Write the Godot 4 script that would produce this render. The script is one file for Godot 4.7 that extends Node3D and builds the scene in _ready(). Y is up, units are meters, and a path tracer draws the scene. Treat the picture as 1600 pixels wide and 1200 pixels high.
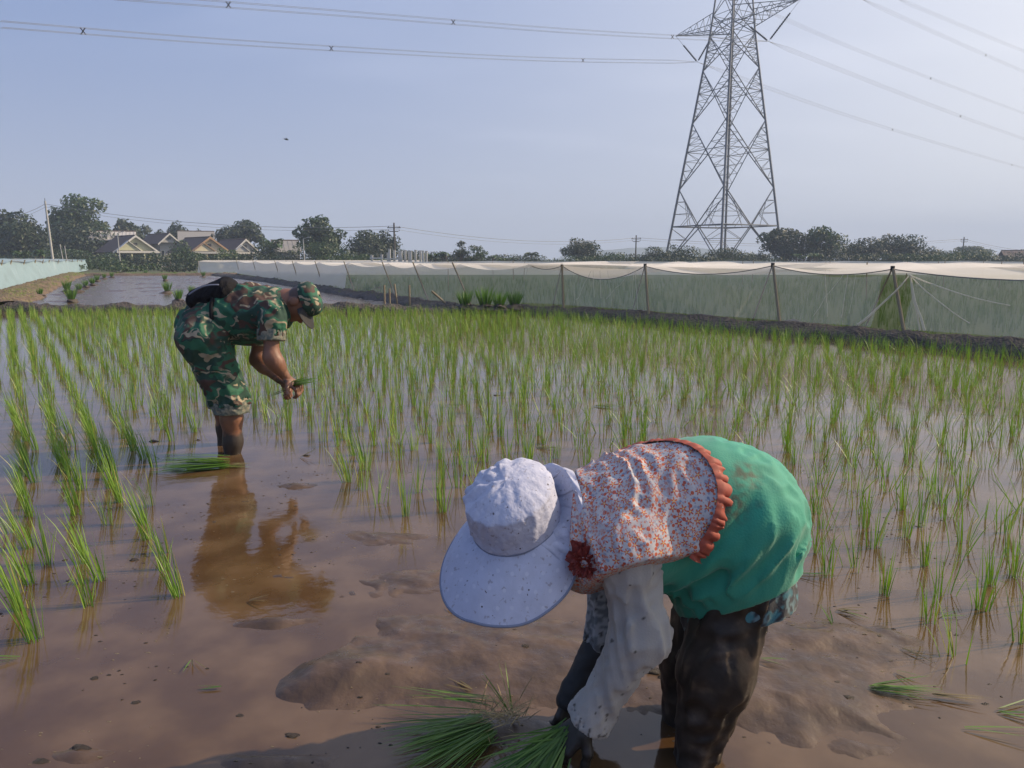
extends Node3D
# Flooded rice paddy with two bending planters, netted fields, a village and a power pylon.
var rng := RandomNumberGenerator.new()
var M := {}
var taken := {}
var noise := FastNoiseLite.new()
var noise2 := FastNoiseLite.new()

class Bone:
	var a: Vector3
	var d: Vector3
	var il: float
	var ra: float
	var rb: float
	var n: Vector3
	var f: float

func _ready():
	rng.seed = 4711
	noise.seed = 3
	noise.noise_type = FastNoiseLite.TYPE_SIMPLEX_SMOOTH
	noise.frequency = 1.0
	noise.fractal_octaves = 3
	noise2.seed = 9
	noise2.noise_type = FastNoiseLite.TYPE_SIMPLEX_SMOOTH
	noise2.frequency = 1.0
	noise2.fractal_type = FastNoiseLite.FRACTAL_NONE
	set_camera_and_light()
	make_materials()
	build_ground()
	print("ground ", Time.get_ticks_msec())
	build_bunds()
	build_nets()
	print("nets ", Time.get_ticks_msec())
	build_pylon()
	build_poles()
	build_village()
	build_trees()
	print("trees ", Time.get_ticks_msec())
	build_woman()
	print("woman ", Time.get_ticks_msec())
	build_soldier()
	print("soldier ", Time.get_ticks_msec())
	build_rice()
	build_bundles()
	build_small()
	print("done ", Time.get_ticks_msec())

func set_camera_and_light():
	var cam := Camera3D.new()
	cam.name = "camera"
	cam.position = Vector3(0, 1.25, 0)
	cam.rotation_degrees = Vector3(-9.2, 0, 0)
	cam.fov = 53.05
	cam.near = 0.05
	cam.far = 6000
	add_child(cam)
	cam.current = true
	var sun := DirectionalLight3D.new()
	sun.name = "sun"
	sun.light_energy = SUN_ENERGY
	sun.light_color = Color(1.0, 0.9, 0.76)
	sun.light_angular_distance = 0.6
	sun.shadow_enabled = true
	add_child(sun)
	sun.look_at_from_position(Vector3.ZERO, -SUN_DIR, Vector3.UP)
	var env := Environment.new()
	env.background_mode = Environment.BG_SKY
	var sky := Sky.new()
	var pm := PanoramaSkyMaterial.new()
	pm.panorama = sky_image()
	sky.sky_material = pm
	env.sky = sky
	env.tonemap_mode = Environment.TONE_MAPPER_LINEAR
	env.tonemap_exposure = 1.28
	env.sdfgi_enabled = true
	env.ssao_enabled = true
	env.ssil_enabled = true
	env.fog_enabled = true
	env.fog_density = 0.0010
	env.fog_light_color = Color(0.78, 0.85, 0.95)
	var we := WorldEnvironment.new()
	we.name = "environment"
	we.environment = env
	add_child(we)

const SUN_ENERGY := 1.6
const SUN_DIR := Vector3(0.815, 0.545, -0.195)

func sky_image() -> ImageTexture:
	# air only: a gradient with height, brighter round the sun, and a few faint wisps of cirrus
	var w := 1024
	var h := 512
	var im := Image.create(w, h, false, Image.FORMAT_RGBF)
	var sd := SUN_DIR.normalized()
	var zen := Vector3(0.085, 0.18, 0.44)
	var hor := Vector3(0.36, 0.41, 0.515)
	for j in h:
		var el := (0.5 - (j + 0.5) / h) * PI
		var y := sin(el)
		var f := pow(1.0 - clampf(y, 0.0, 1.0), 3.6)
		var base := zen.lerp(hor, f)
		for i in w:
			var az := (i + 0.5) / w * TAU
			var d := Vector3(sin(az) * cos(el), y, -cos(az) * cos(el))
			var c := base
			var g := pow(0.5 + 0.5 * d.dot(sd), 4.4)
			c += Vector3(0.98, 0.87, 0.62) * g
			if y > 0.02:
				var q := Vector3(d.x / (y + 0.12), 0.0, d.z / (y + 0.12))
				var n := noise.get_noise_3d(q.x * 0.7, 3.0, q.z * 1.9)
				var m := noise2.get_noise_3d(q.x * 0.35 + 7.0, 1.0, q.z * 0.35)
				c += Vector3(1.0, 0.95, 0.9) * 0.07 * maxf(n - 0.05, 0.0) * clampf(m * 2.0 + 0.5, 0.0, 1.0)
			im.set_pixel(i, j, Color(c.x, c.y, c.z))
	return ImageTexture.create_from_image(im)

# ---------------------------------------------------------------- names, labels
func numbered(called: String) -> String:
	if not taken.has(called):
		taken[called] = 0
		return called
	taken[called] += 1
	return "%s_%03d" % [called, taken[called]]

func tag(o: Node, label: String, category: String, group := ""):
	o.set_meta("label", label)
	o.set_meta("category", category)
	if group != "":
		o.set_meta("group", group)
	return o

func thing(called: String, at: Vector3, label: String, category: String, group := "") -> Node3D:
	var o := Node3D.new()
	o.name = numbered(called)
	add_child(o)
	o.position = at
	tag(o, label, category, group)
	return o

func put(mesh: Mesh, called: String, mat: Material, parent: Node = null, at := Vector3.ZERO) -> MeshInstance3D:
	var o := MeshInstance3D.new()
	o.mesh = mesh
	o.material_override = mat
	if parent == null or parent == self:
		o.name = numbered(called)
		add_child(o)
	else:
		o.name = called
		parent.add_child(o, true)
	o.position = at
	return o

func struct(mesh: Mesh, called: String, mat: Material, at := Vector3.ZERO) -> MeshInstance3D:
	var o := put(mesh, called, mat, self, at)
	o.set_meta("kind", "structure")
	return o

# ---------------------------------------------------------------- mesh building
class Geo:
	var v := PackedVector3Array()
	var c := PackedColorArray()
	var uv := PackedVector2Array()
	var ix := PackedInt32Array()
	var smooth := true
	func quad(a: int, b: int, cc: int, d: int):
		ix.append_array(PackedInt32Array([a, b, cc, a, cc, d]))
	func mesh() -> ArrayMesh:
		var vv := v
		var n := PackedVector3Array()
		n.resize(v.size())
		for t in range(0, ix.size(), 3):
			var a := v[ix[t]]
			var fn := (v[ix[t + 2]] - a).cross(v[ix[t + 1]] - a)
			n[ix[t]] += fn
			n[ix[t + 1]] += fn
			n[ix[t + 2]] += fn
		for i in n.size():
			n[i] = n[i].normalized() if n[i].length_squared() > 1e-20 else Vector3.UP
		var arr := []
		arr.resize(Mesh.ARRAY_MAX)
		arr[Mesh.ARRAY_VERTEX] = vv
		arr[Mesh.ARRAY_NORMAL] = n
		arr[Mesh.ARRAY_INDEX] = ix
		if c.size() == v.size():
			arr[Mesh.ARRAY_COLOR] = c
		if uv.size() == v.size():
			arr[Mesh.ARRAY_TEX_UV] = uv
		var m := ArrayMesh.new()
		m.add_surface_from_arrays(Mesh.PRIMITIVE_TRIANGLES, arr)
		return m

func tube(g: Geo, pts: Array, radii: Array, sides := 6, cap := true, col = null):
	var base := g.v.size()
	var n := pts.size()
	var t0: Vector3 = (pts[1] - pts[0]).normalized()
	var side := t0.cross(Vector3.UP if absf(t0.y) < 0.9 else Vector3.RIGHT).normalized()
	for i in n:
		var t: Vector3 = ((pts[mini(i + 1, n - 1)] - pts[maxi(i - 1, 0)]) as Vector3).normalized()
		side = (side - t * side.dot(t)).normalized()
		var up := t.cross(side)
		var r: float = radii[i] if radii.size() > 1 else radii[0]
		for k in sides:
			var a := TAU * k / sides
			g.v.append(pts[i] + (side * cos(a) + up * sin(a)) * r)
			if col != null:
				g.c.append(col)
	for i in n - 1:
		for k in sides:
			var k2 := (k + 1) % sides
			g.quad(base + i * sides + k, base + i * sides + k2, base + (i + 1) * sides + k2, base + (i + 1) * sides + k)
	if cap:
		for e in [0, n - 1]:
			var cidx := g.v.size()
			g.v.append(pts[e])
			if col != null:
				g.c.append(col)
			for k in sides:
				var k2: int = (k + 1) % sides
				if e == 0:
					g.ix.append_array(PackedInt32Array([cidx, base + k2, base + k]))
				else:
					g.ix.append_array(PackedInt32Array([cidx, base + e * sides + k, base + e * sides + k2]))

func rod(a: Vector3, b: Vector3, ra: float, rb := -1.0, sides := 6) -> ArrayMesh:
	var g := Geo.new()
	tube(g, [a, b], [ra, ra if rb < 0 else rb], sides)
	return g.mesh()

func box(g: Geo, xf: Transform3D, s: Vector3):
	# flat-shaded box: own corners for each face
	var h := s * 0.5
	for f in [[Vector3(1, 0, 0), Vector3(0, 1, 0), Vector3(0, 0, 1)], [Vector3(-1, 0, 0), Vector3(0, 0, 1), Vector3(0, 1, 0)], [Vector3(0, 1, 0), Vector3(0, 0, 1), Vector3(1, 0, 0)], [Vector3(0, -1, 0), Vector3(1, 0, 0), Vector3(0, 0, 1)], [Vector3(0, 0, 1), Vector3(1, 0, 0), Vector3(0, 1, 0)], [Vector3(0, 0, -1), Vector3(0, 1, 0), Vector3(1, 0, 0)]]:
		var b := g.v.size()
		for q in [[-1, -1], [1, -1], [1, 1], [-1, 1]]:
			g.v.append(xf * ((f[0] + f[1] * q[0] + f[2] * q[1]) * h))
		g.quad(b, b + 3, b + 2, b + 1)

func box_mesh(s: Vector3) -> ArrayMesh:
	var g := Geo.new()
	box(g, Transform3D.IDENTITY, s)
	return g.mesh()

func prism(g: Geo, poly: Array, thick: Vector3):
	# polygon (convex, Vector3 points) pushed along thick, flat faces
	var n := poly.size()
	var b := g.v.size()
	for p in poly: g.v.append(p)
	for i in range(1, n - 1): g.ix.append_array(PackedInt32Array([b, b + i, b + i + 1]))
	b = g.v.size()
	for p in poly: g.v.append(p + thick)
	for i in range(1, n - 1): g.ix.append_array(PackedInt32Array([b, b + i + 1, b + i]))
	for i in n:
		b = g.v.size()
		var p: Vector3 = poly[i]
		var q: Vector3 = poly[(i + 1) % n]
		g.v.append_array(PackedVector3Array([p, q, q + thick, p + thick]))
		g.quad(b, b + 3, b + 2, b + 1)

# ---------------------------------------------------------------- smooth solids from bones
func bone(a: Vector3, b: Vector3, ra: float, rb: float, n := Vector3.ZERO, f := 1.0) -> Bone:
	var o := Bone.new()
	o.a = a
	o.d = b - a
	o.il = 1.0 / maxf(o.d.length_squared(), 1e-9)
	o.ra = ra
	o.rb = rb
	o.n = n
	o.f = f
	return o

func field(bs: Array, k: float, p: Vector3) -> float:
	var r := 1e9
	for b: Bone in bs:
		var q := p - b.a
		if b.f != 1.0:
			q += b.n * (q.dot(b.n) * (b.f - 1.0))
		var t := clampf(q.dot(b.d) * b.il, 0.0, 1.0)
		var e := (q - b.d * t).length() - (b.ra + (b.rb - b.ra) * t)
		var h := maxf(k - absf(r - e), 0.0) / k
		r = minf(r, e) - h * h * k * 0.25
	return r

func bounds(bs: Array, pad: float) -> AABB:
	var first := true
	var bb := AABB()
	for b: Bone in bs:
		for p in [b.a, b.a + b.d]:
			if first:
				bb = AABB(p, Vector3.ZERO)
				first = false
			var r := maxf(b.ra, b.rb) + pad
			bb = bb.merge(AABB(p - Vector3.ONE * r, Vector3.ONE * 2 * r))
	return bb

func solid(g: Geo, fn: Callable, bb: AABB, cell: float, paint = null):
	var lo := bb.position
	var B := 5
	var nx := int(ceil(bb.size.x / cell / B)) * B
	var ny := int(ceil(bb.size.y / cell / B)) * B
	var nz := int(ceil(bb.size.z / cell / B)) * B
	var sy := nx + 1
	var sz := (nx + 1) * (ny + 1)
	var val := PackedFloat32Array()
	val.resize(sz * (nz + 1))
	val.fill(1e9)
	var idx := PackedInt32Array()
	idx.resize(sz * (nz + 1))
	idx.fill(-1)
	var reach := cell * B * 0.87 * 1.7 + cell
	var blocks := []
	for bz in nz / B:
		for by in ny / B:
			for bx in nx / B:
				var c := lo + Vector3(bx + 0.5, by + 0.5, bz + 0.5) * (B * cell)
				if absf(fn.call(c)) < reach:
					blocks.append(Vector3i(bx, by, bz) * B)
	for b: Vector3i in blocks:
		for z in range(b.z, b.z + B + 1):
			for y in range(b.y, b.y + B + 1):
				var row := z * sz + y * sy
				for x in range(b.x, b.x + B + 1):
					if val[row + x] > 1e8:
						val[row + x] = fn.call(lo + Vector3(x, y, z) * cell)
	var corner := [Vector3(0, 0, 0), Vector3(1, 0, 0), Vector3(0, 1, 0), Vector3(1, 1, 0), Vector3(0, 0, 1), Vector3(1, 0, 1), Vector3(0, 1, 1), Vector3(1, 1, 1)]
	var off := PackedInt32Array([0, 1, sy, sy + 1, sz, sz + 1, sz + sy, sz + sy + 1])
	var edges := [[0, 1], [2, 3], [4, 5], [6, 7], [0, 2], [1, 3], [4, 6], [5, 7], [0, 4], [1, 5], [2, 6], [3, 7]]
	var cells := PackedInt32Array()
	for b: Vector3i in blocks:
		for z in range(b.z, b.z + B):
			for y in range(b.y, b.y + B):
				for x in range(b.x, b.x + B):
					var o := z * sz + y * sy + x
					var neg := 0
					for k in 8:
						if val[o + off[k]] < 0.0: neg += 1
					if neg == 0 or neg == 8:
						continue
					var s := Vector3.ZERO
					var cnt := 0
					for e in edges:
						var v0 := val[o + off[e[0]]]
						var v1 := val[o + off[e[1]]]
						if (v0 < 0.0) != (v1 < 0.0):
							s += (corner[e[0]] as Vector3).lerp(corner[e[1]], v0 / (v0 - v1))
							cnt += 1
					var p := lo + (Vector3(x, y, z) + s / cnt) * cell
					idx[o] = g.v.size()
					g.v.append(p)
					if paint != null:
						g.c.append(paint.call(p))
					cells.append(o)
	var ax := [[1, sy, sz], [sy, sz, 1], [sz, 1, sy]]
	for o in cells:
		for a in ax:
			var v0 := val[o]
			var v1 := val[o + a[0]]
			if (v0 < 0.0) == (v1 < 0.0):
				continue
			if o - a[1] - a[2] < 0:
				continue
			var i0 := idx[o]
			var i1 := idx[o - a[1]]
			var i2 := idx[o - a[1] - a[2]]
			var i3 := idx[o - a[2]]
			if i1 < 0 or i2 < 0 or i3 < 0:
				continue
			if v0 < 0.0:
				g.quad(i0, i3, i2, i1)
			else:
				g.quad(i0, i1, i2, i3)

func hand_bones(w: Vector3, d: Vector3, n: Vector3, s: float, curl: Array, thumb: float) -> Array:
	# w wrist, d towards the fingers, n out of the back of the hand; thumb = +1 or -1 side; curl per joint in radians
	d = d.normalized()
	n = (n - d * n.dot(d)).normalized()
	var x := d.cross(n) * thumb
	var bs := []
	var k := w + d * 0.085 * s
	for q in 4:
		var off := (0.029 - 0.019 * q) * s
		bs.append(bone(w + x * off * 0.55, k + x * off, 0.017 * s, 0.0125 * s))
	var lens := [0.072, 0.080, 0.075, 0.058]
	for q in 4:
		var p: Vector3 = k + x * (0.029 - 0.0195 * q) * s
		var a := 0.0
		for j in 3:
			a += curl[j] * (1.0 + 0.08 * q)
			var dir := (d.rotated(x * thumb, 0.0) * cos(a) - n * sin(a)).normalized()
			var l: float = lens[q] * s * [0.46, 0.31, 0.23][j]
			bs.append(bone(p, p + dir * l, (0.0098 - 0.0009 * j) * s, (0.0092 - 0.0010 * j) * s))
			p += dir * l
	var tb := w + d * 0.022 * s + x * 0.024 * s
	var t1 := tb + (d * 0.55 + x * 0.75 - n * 0.35).normalized() * 0.042 * s
	var t2 := t1 + (d * 0.85 + x * 0.35 - n * 0.45).normalized() * 0.032 * s
	var t3 := t2 + (d * 0.95 + x * 0.05 - n * 0.5).normalized() * 0.024 * s
	bs.append(bone(tb, t1, 0.016 * s, 0.0125 * s))
	bs.append(bone(t1, t2, 0.0122 * s, 0.0108 * s))
	bs.append(bone(t2, t3, 0.0108 * s, 0.0085 * s))
	return bs

func head_field(p: Vector3, c: Vector3, u: Vector3, f: Vector3, s: float) -> float:
	# c skull centre, u towards the crown, f towards the face
	var r := u.cross(f)
	var q := Vector3((p - c).dot(r), (p - c).dot(u), (p - c).dot(f)) / s
	var mx := Vector3(absf(q.x), q.y, q.z)
	var d := (Vector3(q.x * 1.22, q.y * 0.98, q.z * 0.95)).length() - 0.092
	d = smin(d, (Vector3(q.x * 1.15, (q.y + 0.045) * 0.95, q.z - 0.022)).length() - 0.068, 0.05)
	d = smin(d, (Vector3(q.x * 0.95, q.y + 0.092, q.z - 0.052)).length() - 0.026, 0.05)
	d = smin(d, seg(q, Vector3(0, -0.005, 0.088), Vector3(0, -0.043, 0.108), 0.008, 0.013), 0.012)
	d = smin(d, seg(mx, Vector3(0, -0.05, 0.100), Vector3(0.013, -0.05, 0.094), 0.008, 0.007), 0.008)
	d = smin(d, seg(mx, Vector3(0.012, 0.014, 0.088), Vector3(0.044, 0.013, 0.074), 0.008, 0.006), 0.015)
	d = maxf(d, -((mx - Vector3(0.031, -0.004, 0.094)).length() - 0.014))
	d = smin(d, (mx - Vector3(0.031, -0.005, 0.079)).length() - 0.0125, 0.003)
	d = smin(d, seg(mx, Vector3(0, -0.068, 0.090), Vector3(0.02, -0.071, 0.080), 0.008, 0.004), 0.006)
	d = smin(d, seg(mx, Vector3(0, -0.078, 0.087), Vector3(0.016, -0.077, 0.080), 0.008, 0.004), 0.006)
	var e := Vector3((mx.x - 0.080) * 2.4, (q.y + 0.012) * 0.8, q.z + 0.008)
	var ear := absf(e.length() - 0.021) - 0.007
	ear = maxf(ear, -(mx.x - 0.066))
	ear = smin(ear, seg(mx, Vector3(0.074, -0.036, -0.002), Vector3(0.076, -0.026, -0.006), 0.007, 0.007), 0.006)
	d = smin(d, ear, 0.006)
	return d * s

func smin(a: float, b: float, k: float) -> float:
	var h := maxf(k - absf(a - b), 0.0) / k
	return minf(a, b) - h * h * k * 0.25

func seg(p: Vector3, a: Vector3, b: Vector3, ra: float, rb: float) -> float:
	var t := clampf((p - a).dot(b - a) / maxf((b - a).length_squared(), 1e-9), 0.0, 1.0)
	return (p - a.lerp(b, t)).length() - lerpf(ra, rb, t)

func plane_of(a: Vector3, b: Vector3, c: Vector3, inside: Vector3) -> Plane:
	# a plane through three points; positive on the side away from inside
	var n := (b - a).cross(c - a).normalized()
	if n.dot(inside - a) > 0: n = -n
	return Plane(n, a)

func leaf_color(base: Color, spread: float) -> Color:
	var k := 1.0 + rng.randf_range(-spread, spread)
	return Color(base.r * k * rng.randf_range(0.88, 1.15), base.g * k, base.b * k * rng.randf_range(0.8, 1.15))

# ---------------------------------------------------------------- materials
func srgb(r: float, g: float, b: float) -> Color:
	return Color(r, g, b).linear_to_srgb()

func plain(lin: Color, rough := 0.8, metal := 0.0) -> StandardMaterial3D:
	var m := StandardMaterial3D.new()
	m.albedo_color = lin.linear_to_srgb()
	m.roughness = rough
	m.metallic = metal
	return m

func fast(seed_: int, freq: float, oct := 4, kind := FastNoiseLite.TYPE_SIMPLEX_SMOOTH) -> FastNoiseLite:
	var n := FastNoiseLite.new()
	n.seed = seed_
	n.frequency = freq
	n.noise_type = kind
	n.fractal_octaves = oct
	return n

func ramp(stops: Array) -> Gradient:
	# stops: [offset, linear colour]
	var g := Gradient.new()
	var o := PackedFloat32Array()
	var c := PackedColorArray()
	for s in stops:
		o.append(s[0])
		c.append((s[1] as Color).linear_to_srgb())
	g.offsets = o
	g.colors = c
	return g

func ntex(n: FastNoiseLite, stops: Array, size := 512) -> NoiseTexture2D:
	var t := NoiseTexture2D.new()
	t.width = size
	t.height = size
	t.seamless = true
	t.noise = n
	if stops.size() > 0:
		t.color_ramp = ramp(stops)
	return t

func nrm(n: FastNoiseLite, strength: float, size := 512) -> NoiseTexture2D:
	var t := NoiseTexture2D.new()
	t.width = size
	t.height = size
	t.seamless = true
	t.noise = n
	t.as_normal_map = true
	t.bump_strength = strength
	return t

func tri(m: StandardMaterial3D, s: float, world := false, sharp := 6.0) -> StandardMaterial3D:
	m.uv1_triplanar = true
	m.uv1_world_triplanar = world
	m.uv1_scale = Vector3(s, s, s)
	m.uv1_triplanar_sharpness = sharp
	return m

func grainy(stops: Array, freq: float, s: float, rough := 0.85, bump := 0.0, world := false, seed_ := 1) -> StandardMaterial3D:
	var m := StandardMaterial3D.new()
	m.albedo_texture = ntex(fast(seed_, freq, 5), stops)
	m.roughness = rough
	if bump > 0.0:
		m.heightmap_enabled = true
		m.heightmap_scale = bump
		m.heightmap_texture = ntex(fast(seed_ + 40, freq * 1.6, 5), [])
	return tri(m, s, world)

func cloth_bump(m: StandardMaterial3D, amount: float):
	m.heightmap_enabled = true
	m.heightmap_scale = amount
	m.heightmap_texture = ntex(fast(77, 0.03, 5), [])

func make_materials():
	var C := func(r, g, b): return Color(r, g, b)
	# turbid, silt-laden water: an opaque brown body under a smooth surface
	var w := StandardMaterial3D.new()
	w.albedo_texture = ntex(fast(21, 0.006, 5), [[0.0, C.call(0.060, 0.033, 0.015)], [0.38, C.call(0.077, 0.044, 0.020)], [0.6, C.call(0.100, 0.060, 0.028)], [1.0, C.call(0.135, 0.085, 0.045)]], 1024)
	w.roughness = 0.07
	w.metallic_specular = 0.5
	w.normal_enabled = true
	w.normal_texture = nrm(fast(5, 0.02, 4), 3.0, 1024)
	w.normal_scale = 0.08
	M.water = tri(w, 0.42, true)
	var w2 := w.duplicate()
	w2.roughness = 0.16
	w2.normal_scale = 0.5
	M.water_far = w2
	var mud := grainy([[0.0, C.call(0.046, 0.027, 0.014)], [0.4, C.call(0.064, 0.038, 0.020)], [0.65, C.call(0.084, 0.051, 0.028)], [1.0, C.call(0.115, 0.073, 0.043)]], 0.008, 1.3, 0.40, 0.35, true, 31)
	mud.heightmap_texture = ntex(fast(71, 0.018, 5), [], 1024)
	mud.heightmap_scale = 0.16
	mud.roughness = 1.0
	mud.roughness_texture = ntex(fast(72, 0.02, 5), [[0.0, C.call(0.03, 0.03, 0.03)], [1.0, C.call(0.26, 0.26, 0.26)]])
	M.mud = mud
	M.clod = grainy([[0.0, C.call(0.022, 0.016, 0.013)], [1.0, C.call(0.09, 0.066, 0.054)]], 0.02, 6.0, 0.55, 0.5, false, 33)
	M.earth = grainy([[0.0, C.call(0.035, 0.05, 0.02)], [0.5, C.call(0.06, 0.075, 0.03)], [1.0, C.call(0.10, 0.085, 0.05)]], 0.01, 0.15, 0.95, 0.0, true, 35)
	M.bund = grainy([[0.0, C.call(0.024, 0.019, 0.016)], [0.5, C.call(0.05, 0.039, 0.032)], [0.85, C.call(0.085, 0.066, 0.052)], [1.0, C.call(0.12, 0.092, 0.07)]], 0.02, 0.8, 0.7, 4.0, true, 37)
	M.bund_dry = grainy([[0.0, C.call(0.05, 0.04, 0.025)], [0.5, C.call(0.12, 0.085, 0.055)], [1.0, C.call(0.19, 0.14, 0.09)]], 0.02, 0.5, 0.9, 4.0, true, 39)
	M.netfield = grainy([[0.0, C.call(0.045, 0.085, 0.03)], [1.0, C.call(0.08, 0.12, 0.045)]], 0.02, 0.6, 0.95, 0.0, true, 41)
	var leaf := StandardMaterial3D.new()
	leaf.vertex_color_use_as_albedo = true
	leaf.roughness = 0.55
	leaf.backlight_enabled = true
	leaf.backlight = Color(0.6, 0.65, 0.3)
	M.leaf = leaf
	var rice := StandardMaterial3D.new()
	rice.vertex_color_use_as_albedo = true
	rice.roughness = 0.45
	rice.backlight_enabled = true
	rice.backlight = Color(0.75, 0.8, 0.3)
	M.rice = rice
	M.net_roof = net(Color(0.72, 0.69, 0.64), 0.66)
	M.net_side = net(Color(0.84, 0.84, 0.78), 0.24)
	M.net_far = net(Color(0.72, 0.71, 0.67), 0.78)
	M.net_bunch = net(Color(0.52, 0.52, 0.44), 0.6)
	M.net_blue = net(Color(0.30, 0.43, 0.50), 0.80)
	M.rope = plain(Color(0.12, 0.12, 0.12), 0.8)
	M.steel = plain(Color(0.10, 0.115, 0.14), 0.6, 0.2)
	M.cable = plain(Color(0.16, 0.17, 0.19), 0.5, 0.3)
	M.insulator = plain(Color(0.03, 0.03, 0.035), 0.4)
	M.bamboo = grainy([[0.0, C.call(0.14, 0.11, 0.065)], [1.0, C.call(0.34, 0.28, 0.18)]], 0.03, 4.0, 0.7, 0.3, false, 43)
	M.concrete = grainy([[0.0, C.call(0.30, 0.30, 0.29)], [1.0, C.call(0.46, 0.46, 0.45)]], 0.02, 1.2, 0.85, 0.0, false, 45)
	M.white = grainy([[0.0, C.call(0.36, 0.36, 0.35)], [1.0, C.call(0.54, 0.54, 0.52)]], 0.02, 1.0, 0.8, 0.0, false, 46)
	M.poledark = grainy([[0.0, C.call(0.05, 0.045, 0.04)], [1.0, C.call(0.12, 0.11, 0.10)]], 0.02, 1.0, 0.85, 0.0, false, 47)
	M.bark = grainy([[0.0, C.call(0.05, 0.04, 0.03)], [1.0, C.call(0.14, 0.115, 0.09)]], 0.03, 1.0, 0.95, 2.0, false, 48)
	M.wall_yellow = grainy([[0.0, C.call(0.33, 0.34, 0.22)], [1.0, C.call(0.44, 0.44, 0.30)]], 0.02, 0.6, 0.85, 0.0, false, 49)
	M.wall_cream = grainy([[0.0, C.call(0.42, 0.39, 0.28)], [1.0, C.call(0.55, 0.51, 0.38)]], 0.02, 0.6, 0.85, 0.0, false, 50)
	M.wall_grey = grainy([[0.0, C.call(0.26, 0.27, 0.28)], [1.0, C.call(0.38, 0.38, 0.38)]], 0.02, 0.6, 0.85, 0.0, false, 51)
	M.wall_dark = grainy([[0.0, C.call(0.06, 0.065, 0.07)], [1.0, C.call(0.12, 0.12, 0.12)]], 0.02, 0.6, 0.9, 0.0, false, 52)
	M.tile_brown = grainy([[0.0, C.call(0.06, 0.042, 0.036)], [1.0, C.call(0.15, 0.10, 0.08)]], 0.04, 0.9, 0.85, 0.0, false, 53)
	M.tile_grey = grainy([[0.0, C.call(0.16, 0.155, 0.15)], [1.0, C.call(0.30, 0.29, 0.28)]], 0.04, 0.9, 0.85, 0.0, false, 54)
	M.sheet_pale = grainy([[0.0, C.call(0.34, 0.32, 0.30)], [1.0, C.call(0.52, 0.50, 0.47)]], 0.02, 0.7, 0.6, 0.0, false, 55)
	M.trim_brown = plain(Color(0.30, 0.19, 0.11), 0.7)
	M.pane = plain(Color(0.02, 0.025, 0.03), 0.12)
	M.door = plain(Color(0.09, 0.06, 0.04), 0.6)
	# people
	var skin := StandardMaterial3D.new()
	skin.vertex_color_use_as_albedo = true
	skin.roughness = 0.5
	M.skin = skin
	M.shirt = grainy([[0.0, C.call(0.010, 0.135, 0.085)], [0.5, C.call(0.014, 0.175, 0.112)], [1.0, C.call(0.022, 0.20, 0.13)]], 0.012, 2.0, 0.75, 0.0, false, 61)
	M.shirt.rim_enabled = true
	M.shirt.rim = 0.3
	M.shirt_stain = StandardMaterial3D.new()
	M.shirt_stain.vertex_color_use_as_albedo = true
	M.shirt_stain.roughness = 0.78
	M.shirt_stain.rim_enabled = true
	M.shirt_stain.rim = 0.35
	cloth_bump(M.shirt_stain, 0.05)
	tri(M.shirt_stain, 9.0)
	M.painted_cloth = M.shirt_stain
	var fl := StandardMaterial3D.new()
	fl.albedo_texture = floral()
	fl.roughness = 0.7
	M.floral = tri(fl, 6.6, false, 12.0)
	M.ruffle = grainy([[0.0, C.call(0.20, 0.036, 0.022)], [1.0, C.call(0.30, 0.06, 0.036)]], 0.02, 6.0, 0.7, 0.0, false, 63)
	M.rosette = grainy([[0.0, C.call(0.14, 0.018, 0.014)], [1.0, C.call(0.26, 0.035, 0.025)]], 0.02, 8.0, 0.65, 0.0, false, 64)
	M.hat = hat_cloth(false)
	M.visor = hat_cloth(true)
	M.piping = plain(Color(0.17, 0.19, 0.26), 0.8)
	M.trousers = grainy([[0.0, C.call(0.013, 0.010, 0.008)], [0.5, C.call(0.026, 0.019, 0.015)], [0.7, C.call(0.045, 0.033, 0.025)], [1.0, C.call(0.12, 0.088, 0.062)]], 0.010, 2.2, 0.5, 0.12, false, 65)
	var cm := StandardMaterial3D.new()
	cm.albedo_texture = camo()
	cm.roughness = 0.8
	cloth_bump(cm, 0.2)
	M.camo = tri(cm, 1.15, false, 8.0)
	M.cuff = grainy([[0.0, C.call(0.07, 0.085, 0.075)], [0.45, C.call(0.11, 0.13, 0.11)], [0.6, C.call(0.19, 0.18, 0.14)], [1.0, C.call(0.26, 0.24, 0.19)]], 0.02, 3.0, 0.85, 0.2, false, 67)
	M.bag = grainy([[0.0, C.call(0.008, 0.008, 0.010)], [1.0, C.call(0.018, 0.018, 0.021)]], 0.02, 5.0, 0.75, 0.2, false, 68)
	M.bag.metallic_specular = 0.2
	M.trousers.metallic_specular = 0.35
	M.black = plain(Color(0.012, 0.012, 0.014), 0.7)
	M.hill = plain(Color(0.06, 0.09, 0.05), 1.0)
	M.straw = StandardMaterial3D.new()
	M.straw.vertex_color_use_as_albedo = true
	M.straw.roughness = 0.7

func net(c: Color, a: float) -> StandardMaterial3D:
	var m := StandardMaterial3D.new()
	m.transparency = BaseMaterial3D.TRANSPARENCY_ALPHA
	var q := c.linear_to_srgb()
	m.albedo_color = Color(q.r, q.g, q.b, a)
	m.roughness = 1.0
	m.metallic_specular = 0.1
	m.cull_mode = BaseMaterial3D.CULL_DISABLED
	m.backlight_enabled = true
	m.backlight = Color(0.7, 0.7, 0.7)
	return m

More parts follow.
